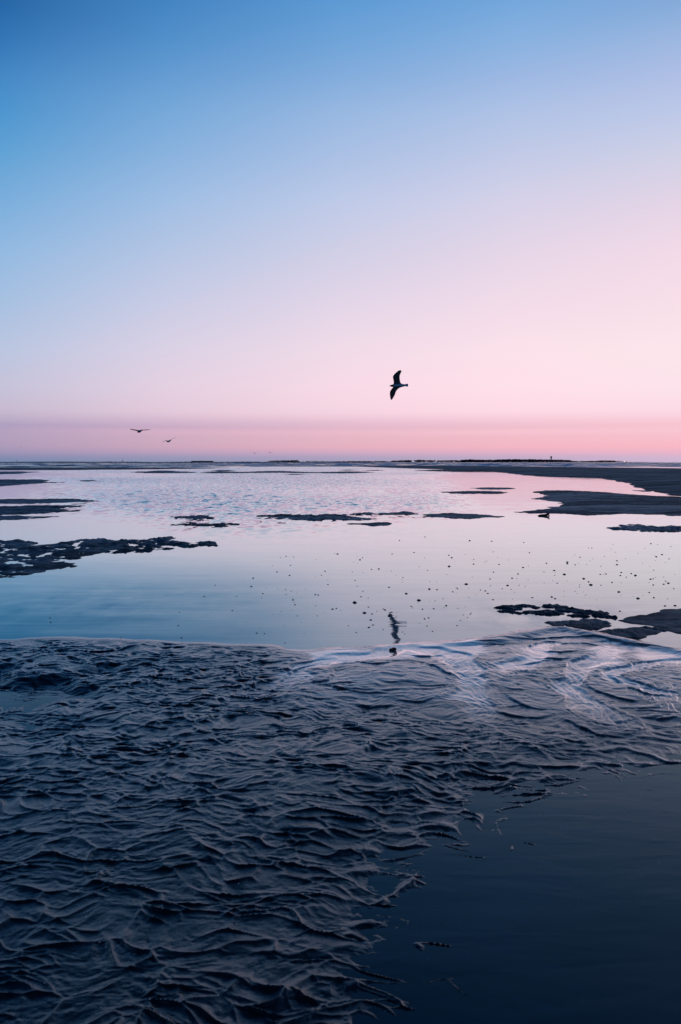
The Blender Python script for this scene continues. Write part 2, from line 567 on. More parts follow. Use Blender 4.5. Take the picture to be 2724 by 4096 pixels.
FLOWZ = [G(u, v) for u, v in [(1080, 2560), (1150, 2700), (1100, 2790), (1300, 2830), (1600, 2800), (1850, 2860), (2200, 2880),
                              (2724, 2900), (3300, 2900), (3300, 2500), (2500, 2480), (2100, 2460)]]
SKY_SHEEN = [[G(u, v) for u, v in q] for q in (
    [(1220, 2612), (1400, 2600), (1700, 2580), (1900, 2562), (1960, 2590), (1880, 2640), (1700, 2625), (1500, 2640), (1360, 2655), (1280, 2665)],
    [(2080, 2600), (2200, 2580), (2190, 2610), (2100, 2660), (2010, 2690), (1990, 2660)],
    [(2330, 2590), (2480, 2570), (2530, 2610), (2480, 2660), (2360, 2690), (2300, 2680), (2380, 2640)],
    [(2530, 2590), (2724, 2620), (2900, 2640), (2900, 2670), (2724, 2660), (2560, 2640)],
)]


POOL_Z = -0.066
SCARPS = [smooth_line([G(u, v, -0.01) for u, v in q], 3) for q in (
    [(1095, 2785), (1112, 2738), (1145, 2705), (1185, 2682), (1260, 2664)],
    [(2031, 2776), (2084, 2807), (2130, 2820), (2184, 2826)],
    [(2320, 2705), (2362, 2742), (2425, 2768), (2504, 2786), (2583, 2805)],
    [(1900, 2562), (2084, 2566), (2242, 2556), (2373, 2556), (2494, 2582), (2636, 2604), (2800, 2622)],
    [(1968, 2831), (2047, 2847), (2136, 2857), (2205, 2847)],
    [(2504, 2742), (2583, 2768), (2678, 2778)],
    [(2452, 2700), (2490, 2730), (2560, 2745)],
    [(2557, 2852), (2636, 2856), (2714, 2847)],
    [(2236, 2852), (2346, 2894), (2389, 2910), (2530, 2917)],
    [(2084, 2663), (2160, 2650), (2215, 2647)],
    [(1287, 2734), (1373, 2754), (1448, 2765), (1545, 2768)],
    [(1224, 2737), (1310, 2722), (1344, 2676)],
    [(1666, 2653), (1740, 2672), (1838, 2716)],
    [(1380, 2800), (1480, 2815), (1570, 2806)],
    [(1600, 2790), (1680, 2800), (1730, 2785)],
    [(1420, 2655), (1490, 2662), (1560, 2655)], [(1650, 2630), (1700, 2634), (1760, 2626)],
    [(2180, 2612), (2240, 2618), (2300, 2612)], [(2140, 2640), (2220, 2644), (2290, 2638)], [(2240, 2585), (2330, 2580), (2400, 2590)],
    [(1020, 2650), (1080, 2655), (1150, 2650)], [(300, 2610), (420, 2612), (540, 2598)],
)]
CRESTS = [smooth_line([G(u, v, -0.055) for u, v in q], 3) for q in (
    [(1979, 3134), (2057, 3117), (2122, 3112)], [(2161, 3114), (2213, 3105), (2266, 3093)],
    [(2313, 2999), (2405, 2998), (2491, 2991), (2578, 3008), (2665, 3039), (2740, 3045)],
    [(2352, 3041), (2422, 3053), (2500, 3052)], [(2557, 3056), (2621, 3047)], [(1775, 3191), (1820, 3194), (1875, 3186)],
    [(1501, 3333), (1579, 3332), (1662, 3329)], [(1679, 3313), (1744, 3294), (1814, 3309)],
    [(1290, 3395), (1362, 3404), (1450, 3400), (1531, 3402)], [(1371, 3482), (1430, 3480), (1497, 3474)],
    [(1405, 3713), (1458, 3695), (1510, 3695)], [(1370, 3740), (1420, 3745), (1440, 3760)],
    [(947, 3808), (1086, 3815), (1147, 3830), (1242, 3804), (1362, 3784), (1425, 3790)],
    [(869, 3908), (982, 3938), (1086, 3964), (1260, 3977)], [(1362, 3945), (1400, 3934), (1440, 3930)],
    [(886, 3986), (1000, 4008), (1112, 4034)], [(417, 3886), (486, 3895), (591, 3852), (695, 3838)],
    [(740, 3345), (830, 3420), (900, 3500)], [(1100, 3505), (1200, 3510), (1330, 3560)], [(1040, 3590), (1120, 3600), (1210, 3615)],
    [(1640, 3060), (1740, 3068), (1850, 3060), (1950, 3048)], [(1900, 2990), (2010, 2985), (2120, 2990), (2210, 3045)],
    [(1540, 3180), (1640, 3170), (1700, 3185)], [(1700, 3120), (1800, 3100), (1900, 3085)], [(1560, 3250), (1660, 3235), (1700, 3240)],
    [(1150, 3320), (1250, 3330), (1340, 3350)], [(560, 3640), (700, 3650), (800, 3665)], [(300, 3560), (420, 3540), (560, 3590)],
    [(0, 3330), (120, 3345), (260, 3350)], [(100, 3640), (240, 3700), (330, 3720)], [(560, 3370), (690, 3340), (780, 3330)],
)]


def local_line(x, y, pts, reach, fn, fill=0.0):
    """evaluate fn(distance, side, taper) only near a polyline"""
    out = np.full(x.shape, float(fill))
    xs = [p_[0] for p_ in pts]; ys = [p_[1] for p_ in pts]
    m = (x > min(xs) - reach) & (x < max(xs) + reach) & (y > min(ys) - reach) & (y < max(ys) + reach)
    if not m.any(): return out
    xm, ym = x[m], y[m]
    wob = 0.018 * noise(xm * 9, ym * 9, 201); wob2 = 0.018 * noise(xm * 9, ym * 9, 202)
    d_, sd, ar = seg_dist(xm + wob, ym + wob2, pts)
    Ltot = sum(math.hypot(pts[i + 1][0] - pts[i][0], pts[i + 1][1] - pts[i][1]) for i in range(len(pts) - 1))
    tp = np.clip(np.sin(np.pi * np.clip(ar / Ltot, 0.02, 0.98)), 0, 1) ** 0.6 * (1 - sm(reach * 0.5, reach * 0.95, d_))
    tp = tp * (0.8 + 0.4 * noise(xm * 7, ym * 7, 203))
    out[m] = fn(d_, sd, tp)
    if fill: out[m] = np.where(d_ < reach * 0.9, out[m], fill)
    return out


def mud_height(x, y):
    nlow = fbm(x * 0.9, y * 0.9, 2, 3)
    wx = x + 0.085 * fbm(x * 2.4, y * 2.4, 2, 11) + 0.010 * noise(x * 8, y * 8, 12)
    wy = y + 0.085 * fbm(x * 2.4, y * 2.4, 2, 21) + 0.010 * noise(x * 8, y * 8, 22)
    d, side, arc = seg_dist(x, y, SHORE)
    s = -side * d                                  # + on the near side of the waterline
    s = s + 0.035 * fbm(x * 3.0, y * 3.0, 3, 31)
    # mean surface
    M = 0.011 * sm(-0.10, 0.02, s) + 0.030 * sm(-0.6, -0.05, s) - 0.030
    fz = sm(-0.25, 0.35, sdf(x, y, FLOWZ))
    M = M - 0.038 * sm(0.15 + 0.40 * fz, 1.8 + 0.2 * fz, s) - 0.016 * sm(1.5, 4.0, s) + 0.010 * nlow * sm(0.3, 1.0, s)
    pl = sdf(x + 0.10 * noise(x * 2, y * 2, 5), y + 0.10 * noise(x * 2, y * 2, 6), POOL)
    def towards(M_, d_, a_, b_, lvl):
        k_ = sm(a_, b_, d_)
        return M_ * (1 - k_) + lvl * k_
    M = towards(M, pl + 0.10 * noise(x * 3, y * 3, 9), -0.55, 0.18, POOL_Z + 0.0008)
    M = M - 0.034 * sm(0.10, 1.0, pl) - 0.02 * sm(0.9, 2.0, pl)
    lp = sdf(x + 0.30 * noise(x * 2.6, y * 2.6, 7), y + 0.38 * noise(x * 2.6, y * 2.6, 8), LPOOL)
    M = towards(M, lp, -0.30, 0.16, POOL_Z + 0.0010)
    # flow zone and channels
    fz = sm(-0.25, 0.35, sdf(x, y, FLOWZ))
    ca = np.full(x.shape, 9.0); cs = np.zeros(x.shape); ct = np.zeros(x.shape); chan = np.zeros(x.shape)
    for k, q in enumerate(CHAN):
        dd, ss, tt = seg_dist(wx, wy, q)
        w_ = CHAN_W[k] * (1 + 0.35 * noise(x * 1.5, y * 1.5, 41 + k))
        tl_ = tt / max(1e-6, sum(math.hypot(q[i + 1][0] - q[i][0], q[i + 1][1] - q[i][1]) for i in range(len(q) - 1)))
        w_ = w_ * (1.05 - 0.45 * tl_ + 0.3 * noise(x * 5, y * 5, 47))
        chan = np.maximum(chan, (1 - sm(0.55, 1.10, dd / w_)) * (1 - sm(0.55, 0.98, tl_)))
        m = dd < ca
        ca = np.where(m, dd, ca); cs = np.where(m, ss * dd, cs); ct = np.where(m, tt + 3 * k, ct)
    sky_sheen = np.zeros(x.shape)
    for q in SKY_SHEEN: sky_sheen = np.maximum(sky_sheen, sm(-0.06, 0.08, sdf(wx, wy, q)))
    flat_ = np.maximum(sky_sheen, 0.7 * chan)
    # ripples: (a) short-crested rows across the view, (b) cell network of sharp ridges
    a = math.radians(-9)
    X = wx * math.cos(a) + wy * math.sin(a); Y = -wx * math.sin(a) + wy * math.cos(a)
    near = 1 - sm(2.5, 4.3, y)
    up = 1 - near
    X2 = X + 0.030 * noise(X * 7, Y * 7, 66); Y2 = Y + 0.026 * noise(X * 6, Y * 8, 67)
    # thin sharp ridges round flat basins
    f1, f2, ra = voronoi(X2 / 0.185, Y2 / 0.086, 61, 0.9)
    g1, g2, rb = voronoi(X2 / 0.095 + 3.1, Y2 / 0.055 + 8.8, 62, 0.9)
    e1 = (f2 - f1); e2 = (g2 - g1)
    net = np.exp(-e1 / 0.13) + 0.25 * np.exp(-(e1 / 0.45) ** 2) * up
    net2 = np.exp(-e2 / 0.20)
    md = np.clip(0.50 + 1.25 * noise(X * 5.5, Y * 8.5, 53) + 0.5 * noise(X * 2.1, Y * 2.6, 54), 0.04, 1.7)
    md2 = sm(0.0, 0.5, noise(X * 4.2, Y * 4.9, 55)) * 1.2
    # short-crested current ripples with their steep side towards the pool
    ph = Y / 0.105 + 1.2 * noise(X * 4.2, Y * 3.2, 51) + 0.85 * noise(X * 9.0, Y * 6.2, 52)
    fr = ph - np.floor(ph)
    rip = np.where(fr < 0.28, sm(0, 0.28, fr), np.clip((1 - fr) / 0.72, 0, 1) ** 0.8) * sm(-0.05, 0.45, noise(X * 6.2, Y * 7.6, 56)) * 1.15
    # scoured oval pits of different depth in the firmer upper flat
    q1, q2, rq = voronoi(X2 / 0.175 + 5, Y2 / 0.098, 63, 0.8)
    pit = (1 - sm(0.06, 0.40, q1)) * sm(0.30, 0.95, rq)
    p1, p2, rp = voronoi(X2 / 0.09 + 1, Y2 / 0.055 + 2, 68, 0.8)
    pitb = (1 - sm(0.05, 0.38, p1)) * sm(0.60, 1.0, rp)
    spur = noise(X2 / 0.024, Y2 / 0.085, 69) * sm(0.05, 0.5, noise(x * 2.3, y * 2.3, 70))
    R = (0.0125 * net * md + 0.0050 * net2 * md2) * (0.62 + 0.42 * near) - 0.004 \
        + up * (0.0070 * rip - 0.0140 * pit - 0.0065 * pitb) + 0.0030 * spur * (0.4 + 0.6 * up) - near * 0.004 * pit
    fade = sm(-0.03, 0.16, s + 0.05 * noise(x * 4, y * 4, 75)) * (0.85 + 0.4 * noise(x * 0.8, y * 0.8, 72))
    fade = fade * (1 - 0.76 * fz) * (1 - 0.85 * flat_) * (1 - 0.97 * sm(0.32, 0.80, pl))
    H = M + R * fade
    # flow streaks
    gx_ = wx + 0.12 * noise(x * 0.9, y * 0.9, 85); gy_ = wy + 0.11 * noise(x * 0.9, y * 0.9, 86)
    stg = fbm(gx_ * 1.3 + gy_ * 0.6, gy_ * 8.5 - gx_ * 0.6, 4, 81, 0.6)
    stc = fbm(gx_ * 26 + 3 * noise(x * 2, y * 2, 87), gy_ * 5.5, 3, 82, 0.6)
    cn_ = 1 - sm(0.9, 1.5, ca / 0.14)
    st = stg * (1 - cn_) + stc * cn_
    H = H + fz * (1 - 0.72 * sky_sheen) * ((0.0012 * stg - 0.0055 * sm(0.22, 0.50, stg) * sm(-0.4, 0.3, noise(x * 2.6, y * 2.6, 88))) * (1 - cn_) + cn_ * (0.0034 * stc + 0.0014 * (1 - np.abs(noise(gx_ * 30, gy_ * 7, 84)) * 2)))
    H = H - chan * 0.009 * sm(0.0, 0.2, s)
    for q in SCARPS:
        H = H - local_line(x, y, q, 0.35, lambda d_, sd, tp: 0.013 * tp * np.where(sd < 0, sm(0, 0.02, d_) * np.exp(-d_ / 0.11), 0) - 0.003 * tp * np.exp(-d_ / 0.03) * (sd > 0))
    for q in CRESTS:
        H = H + local_line(x, y, q, 0.20, lambda d_, sd, tp: 0.009 * tp * np.exp(-(d_ / np.where(sd < 0, 0.014, 0.026))))
    for q in CRESTS:
        wgt = local_line(x, y, q, 0.14, lambda d_, sd, tp: np.minimum(tp * 1.6, 1) * np.exp(-(d_ / np.where(sd < 0, 0.017, 0.026)) ** 2))
        H = H + np.maximum(POOL_Z + 0.010 - H, 0) * wgt
    # small scale roughness of the mud skin
    H = H + (0.0020 * fbm(wx * 16, wy * 22, 4, 91, 0.55)) * sm(-0.02, 0.25, s) * (1 - 0.75 * chan) * (1 - 0.45 * fz) * (1 - 0.85 * sky_sheen) * (1 - 0.8 * sm(0.2, 0.6, pl))
    bub = voronoi(x / 0.035, y / 0.035, 95)[0]
    H = H - 0.0018 * np.clip(0.22 - bub, 0, 1) / 0.22 * sm(0.35, 0.6, noise(x * 3, y * 3, 96) + 0.3)
    # levee that holds the lagoon back on the right
    lv = np.exp(-((s - 0.10) / 0.09) ** 2) * sm(0.6, 1.2, x)
    H = H + 0.022 * lv
    wet = np.clip(0.25 + 0.3 * nlow, 0, 1)
    for q in SKY_SHEEN:
        wet = np.maximum(wet, sm(-0.05, 0.08, sdf(wx, wy, q)))
    pale = 0.0 * wet  # lighter sand together with the painted sky sheen
    pale = np.maximum(pale, sky_sheen)
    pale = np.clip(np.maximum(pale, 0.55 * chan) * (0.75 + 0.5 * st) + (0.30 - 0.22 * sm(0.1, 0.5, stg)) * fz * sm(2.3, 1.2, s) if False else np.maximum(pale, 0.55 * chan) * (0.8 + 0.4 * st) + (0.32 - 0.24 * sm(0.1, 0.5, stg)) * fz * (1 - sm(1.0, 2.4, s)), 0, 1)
    wet = np.maximum(wet, 0.85 * chan)
    wet = np.maximum(wet, 0.6 * fz)
    wet = np.maximum(wet, 0.2 * (1 - sm(0.0, 0.05, s)))
    return H, wet, pale, s


rows, cols = 1150, 960
dv = np.exp(np.linspace(math.log(1.35), math.log(8.6), rows))
t = np.linspace(-1, 1, cols)
X = t[None, :] * (0.43 * dv[:, None] + 0.75)
Y = np.repeat(dv[:, None], cols, 1)
Hm, wet, pale_, s_ = mud_height(X, Y)
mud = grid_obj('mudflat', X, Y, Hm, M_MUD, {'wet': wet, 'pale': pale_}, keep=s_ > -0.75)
tag(mud, kind='structure')
# the flat goes on to both sides, more coarsely
for sg in (-1, 1):
    dq = dv[::5]; tq_ = np.linspace(0, 1, 90) ** 1.5
    x0 = 0.43 * dq + 0.75
    Xs = sg * (x0[:, None] - 0.01 + (14.0 - x0[:, None]) * tq_[None, :]); Ys = np.repeat(dq[:, None], 90, 1)
    Hs, ws, ps, ss = mud_height(Xs, Ys)
    if sg < 0: Xs, Ys, Hs, ws, ps, ss = (q[:, ::-1] for q in (Xs, Ys, Hs, ws, ps, ss))
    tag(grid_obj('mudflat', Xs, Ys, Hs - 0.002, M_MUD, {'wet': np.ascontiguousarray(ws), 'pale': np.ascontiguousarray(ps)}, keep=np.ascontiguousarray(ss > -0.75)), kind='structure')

# ground under and behind everything
gx, gy = np.meshgrid(np.linspace(-60, 60, 60), np.linspace(-40, 1.36, 40))
gz = -0.052 + 0.02 * fbm(gx * 2, gy * 2, 3, 5)
tag(grid_obj('ground', gx, gy, gz - 0.004, M_BAR, {'wet': gz * 0}), kind='structure')

# tide pool sheet at its own lower level
px_, py_ = np.meshgrid(np.linspace(-1, 1, 30), np.linspace(1.36, 6.4, 30))
pxx = px_ * (0.43 * py_ + 11.0)
kk = np.ones(pxx.shape, bool)
pool = grid_obj('tide_pool', pxx, py_, np.full(pxx.shape, POOL_Z), M_POOL)
tag(pool, kind='structure')


# ------------------------------------------------------------------ lagoon
def far_edge(u):
    return float(np.interp(u, [-1500, 0, 700, 1300, 1700, 2200, 2724, 4200], [205, 205, 215, 300, 310, 270, 235, 200]))


SH = np.array(SHORE)
us = np.linspace(-900, 3600, 220)
nr = 200
shore_v = np.interp(us, [p[0] for p in SHORE_PX], [p[1] for p in SHORE_PX])
LX = np.zeros((nr, len(us))); LY = np.zeros_like(LX)
SHx = SH[:, 0]; SHy = SH[:, 1]
for j, u in enumerate(us):
    k = (u - 1362.0) / (F * math.cos(PITCH))       # direction of this column
    # where the column meets the waterline
    f = SHx - k * SHy
    cross = np.where(np.sign(f[:-1]) != np.sign(f[1:]))[0]
    if len(cross):
        i = cross[0]; tt = f[i] / (f[i] - f[i + 1]); y0 = SHy[i] + tt * (SHy[i + 1] - SHy[i])
    else:
        y0 = SHy[0] if u < 0 else SHy[-1]
    y0 -= 0.045
    yy = np.exp(np.linspace(math.log(y0), math.log(far_edge(u)), nr))
    LX[:, j] = yy * k; LY[:, j] = yy


def chop_field(x, y):
    k = x / y
    c = sm(17, 30, y + 3 * noise(x * 0.2, y * 0.1, 4)) * (1 - sm(0.07, 0.16, k + 0.03 * noise(x * 0.1, y * 0.05, 9)))
    c = c * sm(-0.42, -0.20, k + 0.05 * noise(x * 0.08, y * 0.05, 19))
    c = c * (0.9 + 0.8 * noise(x * 0.07, y * 0.035, 14))
    near = np.exp(-((x + 2.6) / 1.6) ** 2 - ((y - 8.3) / 1.3) ** 2)      # faint riffle at the left
    mid = np.exp(-((x + 1.2) / 3.0) ** 2 - ((y - 17.5) / 2.0) ** 2) * 0.5
    out = np.exp(-((x - 2.1) / 0.75) ** 2 - ((y - 7.6) / 0.8) ** 2) * 0.35
    return np.clip(c, 0, 1) + 0.06 * near + 0.2 * mid + out * 0.5


calm_f = 1.0 + 1.2 * np.exp(-((LX + 2.6) / 1.6) ** 2 - ((LY - 8.3) / 1.3) ** 2) + 1.0 * sm(10, 30, LY)
kk_ = LX / LY
lean = 0.050 * (1 - sm(-0.30, 0.12, kk_)) * (1 - sm(8, 15, LY)) + 0.030 * (1 - sm(7, 13, LY)) * (1 - sm(-0.12, 0.02, kk_)) + 0.004 * (1 - sm(7, 13, LY))
lean = lean * (0.85 + 0.2 * fbm(LX * 0.5, LY * 1.6, 3, 33))
lag = grid_obj('lagoon_water', LX, LY, np.zeros_like(LX), M_LAG, {'chop': chop_field(LX, LY), 'calm': calm_f, 'lean': lean})
tag(lag, kind='structure')

# ------------------------------------------------------------------ sea beyond the spits
us2 = np.linspace(-2200, 5000, 700)
nr2 = 420
SX = np.zeros((nr2, len(us2))); SY = np.zeros_like(SX)
tq = np.linspace(0, 1, nr2)
for j, u in enumerate(us2):
    k = (u - 1362.0) / (F * math.cos(PITCH))
    yy = np.exp(math.log(far_edge(u)) + (tq ** 1.6) * (math.log(14000) - math.log(far_edge(u))))
    SX[:, j] = yy * k; SY[:, j] = yy
ex = SY - far_edge(1362)
wv = fbm(SX * 0.018, SY * 0.045, 4, 101, 0.6)
near_w = (1 - sm(700, 2200, SY))
ridge = np.clip(1 - np.abs(noise(SX * 0.012, SY * 0.03, 103)) * 5, 0, 1)
SZ = 0.30 * wv * near_w + 0.55 * ridge * near_w * np.clip(0.45 + noise(SX * 0.03, SY * 0.02, 104), 0, 1)
edge = sm(0, 0.06, tq)[:, None]
SZ = SZ * edge - 0.0
kdir = SX / SY
foam = np.clip(0.35 + 0.9 * ridge, 0, 1) * (1 - sm(900, 2600, SY)) * (0.30 + 0.85 * sm(-0.35, -0.05, kdir))
sea = grid_obj('sea', SX, SY, SZ, M_SEA, {'foam': foam})
tag(sea, kind='structure')


# ------------------------------------------------------------------ sandbars
def sandbar(px, H=0.05, w=0.25, namp=0.02, nscale=3.0, mat=None, warp=0.15, step_px=3.0, name='sandbar', prof=1.0, maxn=320, z0=0.0):
    pts = [G(u, v, z0) for u, v in px]
    nscale *= 1.7
    pts = smooth_line(pts + [pts[0]], 3)[:-1]
    xs = [p[0] for p in pts]; ys = [p[1] for p in pts]
    x0, x1, y0, y1 = min(xs) - w * 2, max(xs) + w * 2, min(ys) - w * 2, max(ys) + w * 2
    ym = 0.5 * (y0 + y1)
    nx = int(min(maxn, max(24, (x1 - x0) / (ym * step_px / F))))
    ny = int(min(maxn * 0.8, max(24, (y1 - y0) / max(w * 0.25, ym * step_px / F * 2))))
    x, y = np.meshgrid(np.linspace(x0, x1, nx), np.linspace(y0, y1, ny))
    wx = x + warp * fbm(x * nscale * 0.4, y * nscale * 0.4, 3, 7); wy = y + warp * 1.5 * fbm(x * nscale * 0.4, y * nscale * 0.4, 3, 8)
    d = sdf(wx, wy, pts)
    H *= 0.6; namp *= 0.42; nscale *= 1.25
    B = 0.04 + H * 0.3
    z = -B + (B + 0.010) * sm(-w, 0.0, d) + (H - 0.01) * (sm(0, w * 3 * prof, d))
    f1, f2, _r = voronoi(x * nscale * 0.7 + 2, y * nscale * 1.0 + 5, 3)
    z = z + namp * (fbm(x * nscale, y * nscale * 2.0, 4, 15, 0.6) * 0.9 + 0.6 * (0.5 - np.sqrt(np.clip(f2 - f1, 0, 1)))) * sm(-w, w * 0.6, d)
    keep = z > -0.03
    if keep.sum() < 4: return None
    o = grid_obj(name, x, y, z, mat or M_BAR, None, keep)
    tag(o, kind='structure')
    return o


def ell(u0, u1, v0, v1, skew=0.0, n=12, sharp=1.0):
    cu, cv = (u0 + u1) / 2, (v0 + v1) / 2
    out = []
    for k in range(n):
        a = 2 * math.pi * k / n
        c, s = math.cos(a), math.sin(a)
        out.append((cu + c * (u1 - u0) / 2, cv + math.copysign(abs(s) ** sharp, s) * (v1 - v0) / 2 + skew * c))
    return out


# far spits (left, centre, right)
sandbar([(-1500, 1872), (0, 1870), (400, 1871), (700, 1871), (900, 1871), (700, 1876), (400, 1879), (0, 1881), (-1500, 1884)],
        0.16, 6, 0.08, 0.2, M_SPIT, 1.0, step_px=6)
sandbar([(1000, 1863), (1362, 1863), (1760, 1862), (1760, 1867), (1362, 1866), (1000, 1865)], 0.10, 6, 0.10, 0.2, M_SPIT, 1.0, step_px=6)
sandbar([(1400, 1865), (1709, 1864), (2057, 1867), (2405, 1871), (2724, 1875), (3400, 1885), (4300, 1900), (4300, 2060), (3300, 2010), (2724, 1984),
         (2665, 1976), (2578, 1954), (2509, 1930), (2387, 1912), (2231, 1909), (2109, 1902), (1970, 1887), (1796, 1886), (1657, 1882), (1800, 1878), (1650, 1874)],
        0.26, 1.2, 0.025, 0.35, M_SPIT, 0.4, step_px=4, maxn=420)
# big right bar
sandbar([(2083, 2048), (2231, 2030), (2258, 2010), (2144, 1995), (2200, 1982), (2144, 1970), (2196, 1962), (2361, 1966), (2535, 1979), (2724, 1988),
         (3300, 2010), (3300, 2080), (2724, 2062), (2613, 2056), (2491, 2053), (2361, 2060), (2231, 2054)], 0.10, 0.5, 0.035, 1.3, None, 0.25, maxn=380)
# near right bank
sandbar([(2483, 2486), (2578, 2462), (2724, 2436), (3200, 2380), (3400, 2620), (3000, 2560), (2724, 2534), (2648, 2508)], 0.060, 0.12, 0.012, 5.0, M_MUD if False else None, 0.04, prof=1.5)
# large left bar, broken up by water
sandbar([(-700, 2140), (0, 2162), (130, 2170), (208, 2173), (400, 2160), (480, 2172), (420, 2196), (330, 2225), (240, 2252), (130, 2284), (0, 2302), (-700, 2340)],
        0.008, 0.5, 0.105, 1.5, None, 0.35, maxn=420, step_px=2.5)
sandbar([(380, 2162), (500, 2166), (600, 2158), (680, 2155), (740, 2168), (851, 2177), (740, 2185), (640, 2188), (540, 2206), (440, 2210), (400, 2190)],
        -0.008, 0.30, 0.105, 2.0, None, 0.30, maxn=380, step_px=2.5)
# left bars
sandbar(ell(-300, 380, 1998, 2014, -4, sharp=0.8), 0.06, 0.5, 0.05, 0.9, None, 0.4)
sandbar([(-500, 2022), (0, 2027), (130, 2022), (278, 2026), (240, 2040), (278, 2045), (120, 2056), (0, 2058), (-500, 2062)], 0.08, 0.5, 0.06, 1.0, None, 0.4)
sandbar(ell(-400, 185, 2063, 2082, -4), 0.05, 0.4, 0.05, 1.1, None, 0.35)
sandbar(ell(-200, 100, 1999, 2003), 0.02, 0.4, 0.05, 0.9, None, 0.3)
sandbar([(-400, 1918), (0, 1919), (165, 1918), (160, 1928), (245, 1929), (120, 1934), (0, 1943), (-400, 1950)], 0.12, 1.0, 0.06, 0.6, None, 0.6)
sandbar(ell(330, 384, 1921, 1925), 0.02, 0.5, 0.04, 0.6, None, 0.3)
sandbar(ell(-200, 100, 1886, 1897), 0.08, 1.5, 0.05, 0.4, None, 0.8)
sandbar(ell(-20, 150, 1886, 1890), 0.05, 1.5, 0.05, 0.4, None, 0.8)
# thin far bars in the middle
sandbar(ell(530, 775, 1885, 1893), 0.10, 1.5, 0.06, 0.4, None, 1.0)
sandbar(ell(610, 690, 1882, 1887), 0.10, 1.5, 0.06, 0.4, None, 1.0)
sandbar([(815, 1890), (880, 1885), (980, 1888), (1080, 1884), (1180, 1886), (1260, 1889), (1380, 1886), (1490, 1888), (1400, 1893), (1250, 1892), (1100, 1891), (960, 1892), (860, 1893)],
        0.12, 1.5, 0.06, 0.4, None, 1.2, maxn=400)
sandbar(ell(860, 930, 1880, 1884), 0.10, 1.5, 0.05, 0.4, None, 1.0)
sandbar(ell(1370, 1420, 1879, 1882), 0.06, 1.5, 0.05, 0.4, None, 1.0)
sandbar(ell(1460, 1525, 1880, 1883), 0.06, 1.5, 0.05, 0.4, None, 1.0)
sandbar(ell(1150, 1200, 1896, 1899), 0.04, 1.0, 0.05, 0.4, None, 0.8)
# mid bars
sandbar(ell(1085, 1470, 2058, 2079, 3, sharp=0.9), 0.035, 0.4, 0.07, 1.6, None, 0.35)
sandbar(ell(1414, 1484, 2051, 2058), 0.012, 0.25, 0.05, 1.8, None, 0.2)
sandbar(ell(1500, 1585, 2054, 2059), 0.010, 0.25, 0.03, 1.8, None, 0.2)
sandbar(ell(1590, 1668, 2046, 2058, 2), 0.012, 0.25, 0.035, 1.8, None, 0.2)
sandbar(ell(1690, 1985, 2056, 2072, 3), 0.030, 0.4, 0.04, 1.6, None, 0.3)
sandbar(ell(1423, 1575, 2092, 2102, 1), 0.014, 0.25, 0.035, 1.8, None, 0.25)
sandbar(ell(1779, 2025, 1965, 1975, 0), 0.05, 0.6, 0.04, 1.0, None, 0.3)
sandbar(ell(1900, 2055, 1950, 1958, 0), 0.05, 0.6, 0.04, 0.9, None, 0.3)
sandbar(ell(2544, 2600, 1962, 1966, 0), 0.02, 0.4, 0.03, 0.9, None, 0.3)
sandbar(ell(2468, 2800, 2104, 2127, 3), 0.016, 0.35, 0.08, 1.8, None, 0.35)
sandbar(ell(705, 830, 2064, 2075, 0), 0.006, 0.3, 0.055, 1.8, None, 0.35)
sandbar(ell(690, 925, 2093, 2106, 2), 0.006, 0.3, 0.055, 1.8, None, 0.35)
sandbar(ell(2080, 2350, 2046, 2053, -1), 0.02, 0.3, 0.03, 1.6, None, 0.3)
# shoals by the outflow
for a_ in ((1975, 2085, 2427, 2437), (2060, 2165, 2420, 2429), (2105, 2250, 2440, 2459), (2000, 2090, 2445, 2452), (2225, 2335, 2435, 2446),
           (2295, 2425, 2447, 2459), (2170, 2265, 2424, 2432), (2270, 2360, 2461, 2469), (2380, 2450, 2464, 2472)):
    sandbar(ell(*a_, 3), 0.004, 0.07, 0.045, 4.0, None, 0.05, step_px=2.0)
sandbar([(2190, 2494), (2270, 2488), (2330, 2478), (2400, 2484), (2440, 2500), (2380, 2515), (2310, 2522), (2240, 2508)], 0.035, 0.14, 0.035, 4.0, None, 0.05, step_px=2.5)
sandbar([(2380, 2532), (2460, 2520), (2540, 2512), (2640, 2512), (2650, 2530), (2570, 2548), (2480, 2552)], 0.035, 0.14, 0.035, 4.0, None, 0.05, step_px=2.5)

# ------------------------------------------------------------------ far shore, trees, buildings, masts
M_LAND = simple('hazed_land', (0.02, 0.05, 0.075), 0.9, 0.1, 0.3, 0.01)  # bluish haze of distance put into the land colour
M_TREE = simple('hazed_foliage', (0.012, 0.035, 0.055), 0.9, 0.1, 0.4, 0.05)  # same haze put into the foliage colour
M_CONC = simple('weathered_concrete', (0.16, 0.17, 0.18), 0.8, 0.2, 0.15, 0.5)
M_DARK = simple('dark_metal', (0.05, 0.06, 0.07), 0.5, 0.4, 0.2, 1.0)


def strip_land(name, u0, u1, dist, depth, h):
    n = 160
    xs = np.linspace(at(u0, 1848, dist).x, at(u1, 1848, dist).x, n)
    x, q = np.meshgrid(xs, np.linspace(0, 1, 9))
    y = dist + depth * q
    z = -0.5 + (h + 0.5) * np.sin(np.pi * np.clip(q, 0, 1)) * (0.8 + 0.4 * noise(x * 0.004, q * 0, 3)) * sm(0, 0.03, (x - xs[0]) / (xs[-1] - xs[0])) * (1 - sm(0.97, 1, (x - xs[0]) / (xs[-1] - xs[0])))
    return tag(grid_obj(name, x, y, z, M_LAND), kind='structure')


strip_land('far_shore', -3000, 1560, 1500, 500, 2.2)
strip_land('far_shore', 1180, 2560, 3000, 600, 3.0)
strip_land('far_shore', 2400, 2620, 3600, 300, 2.0)


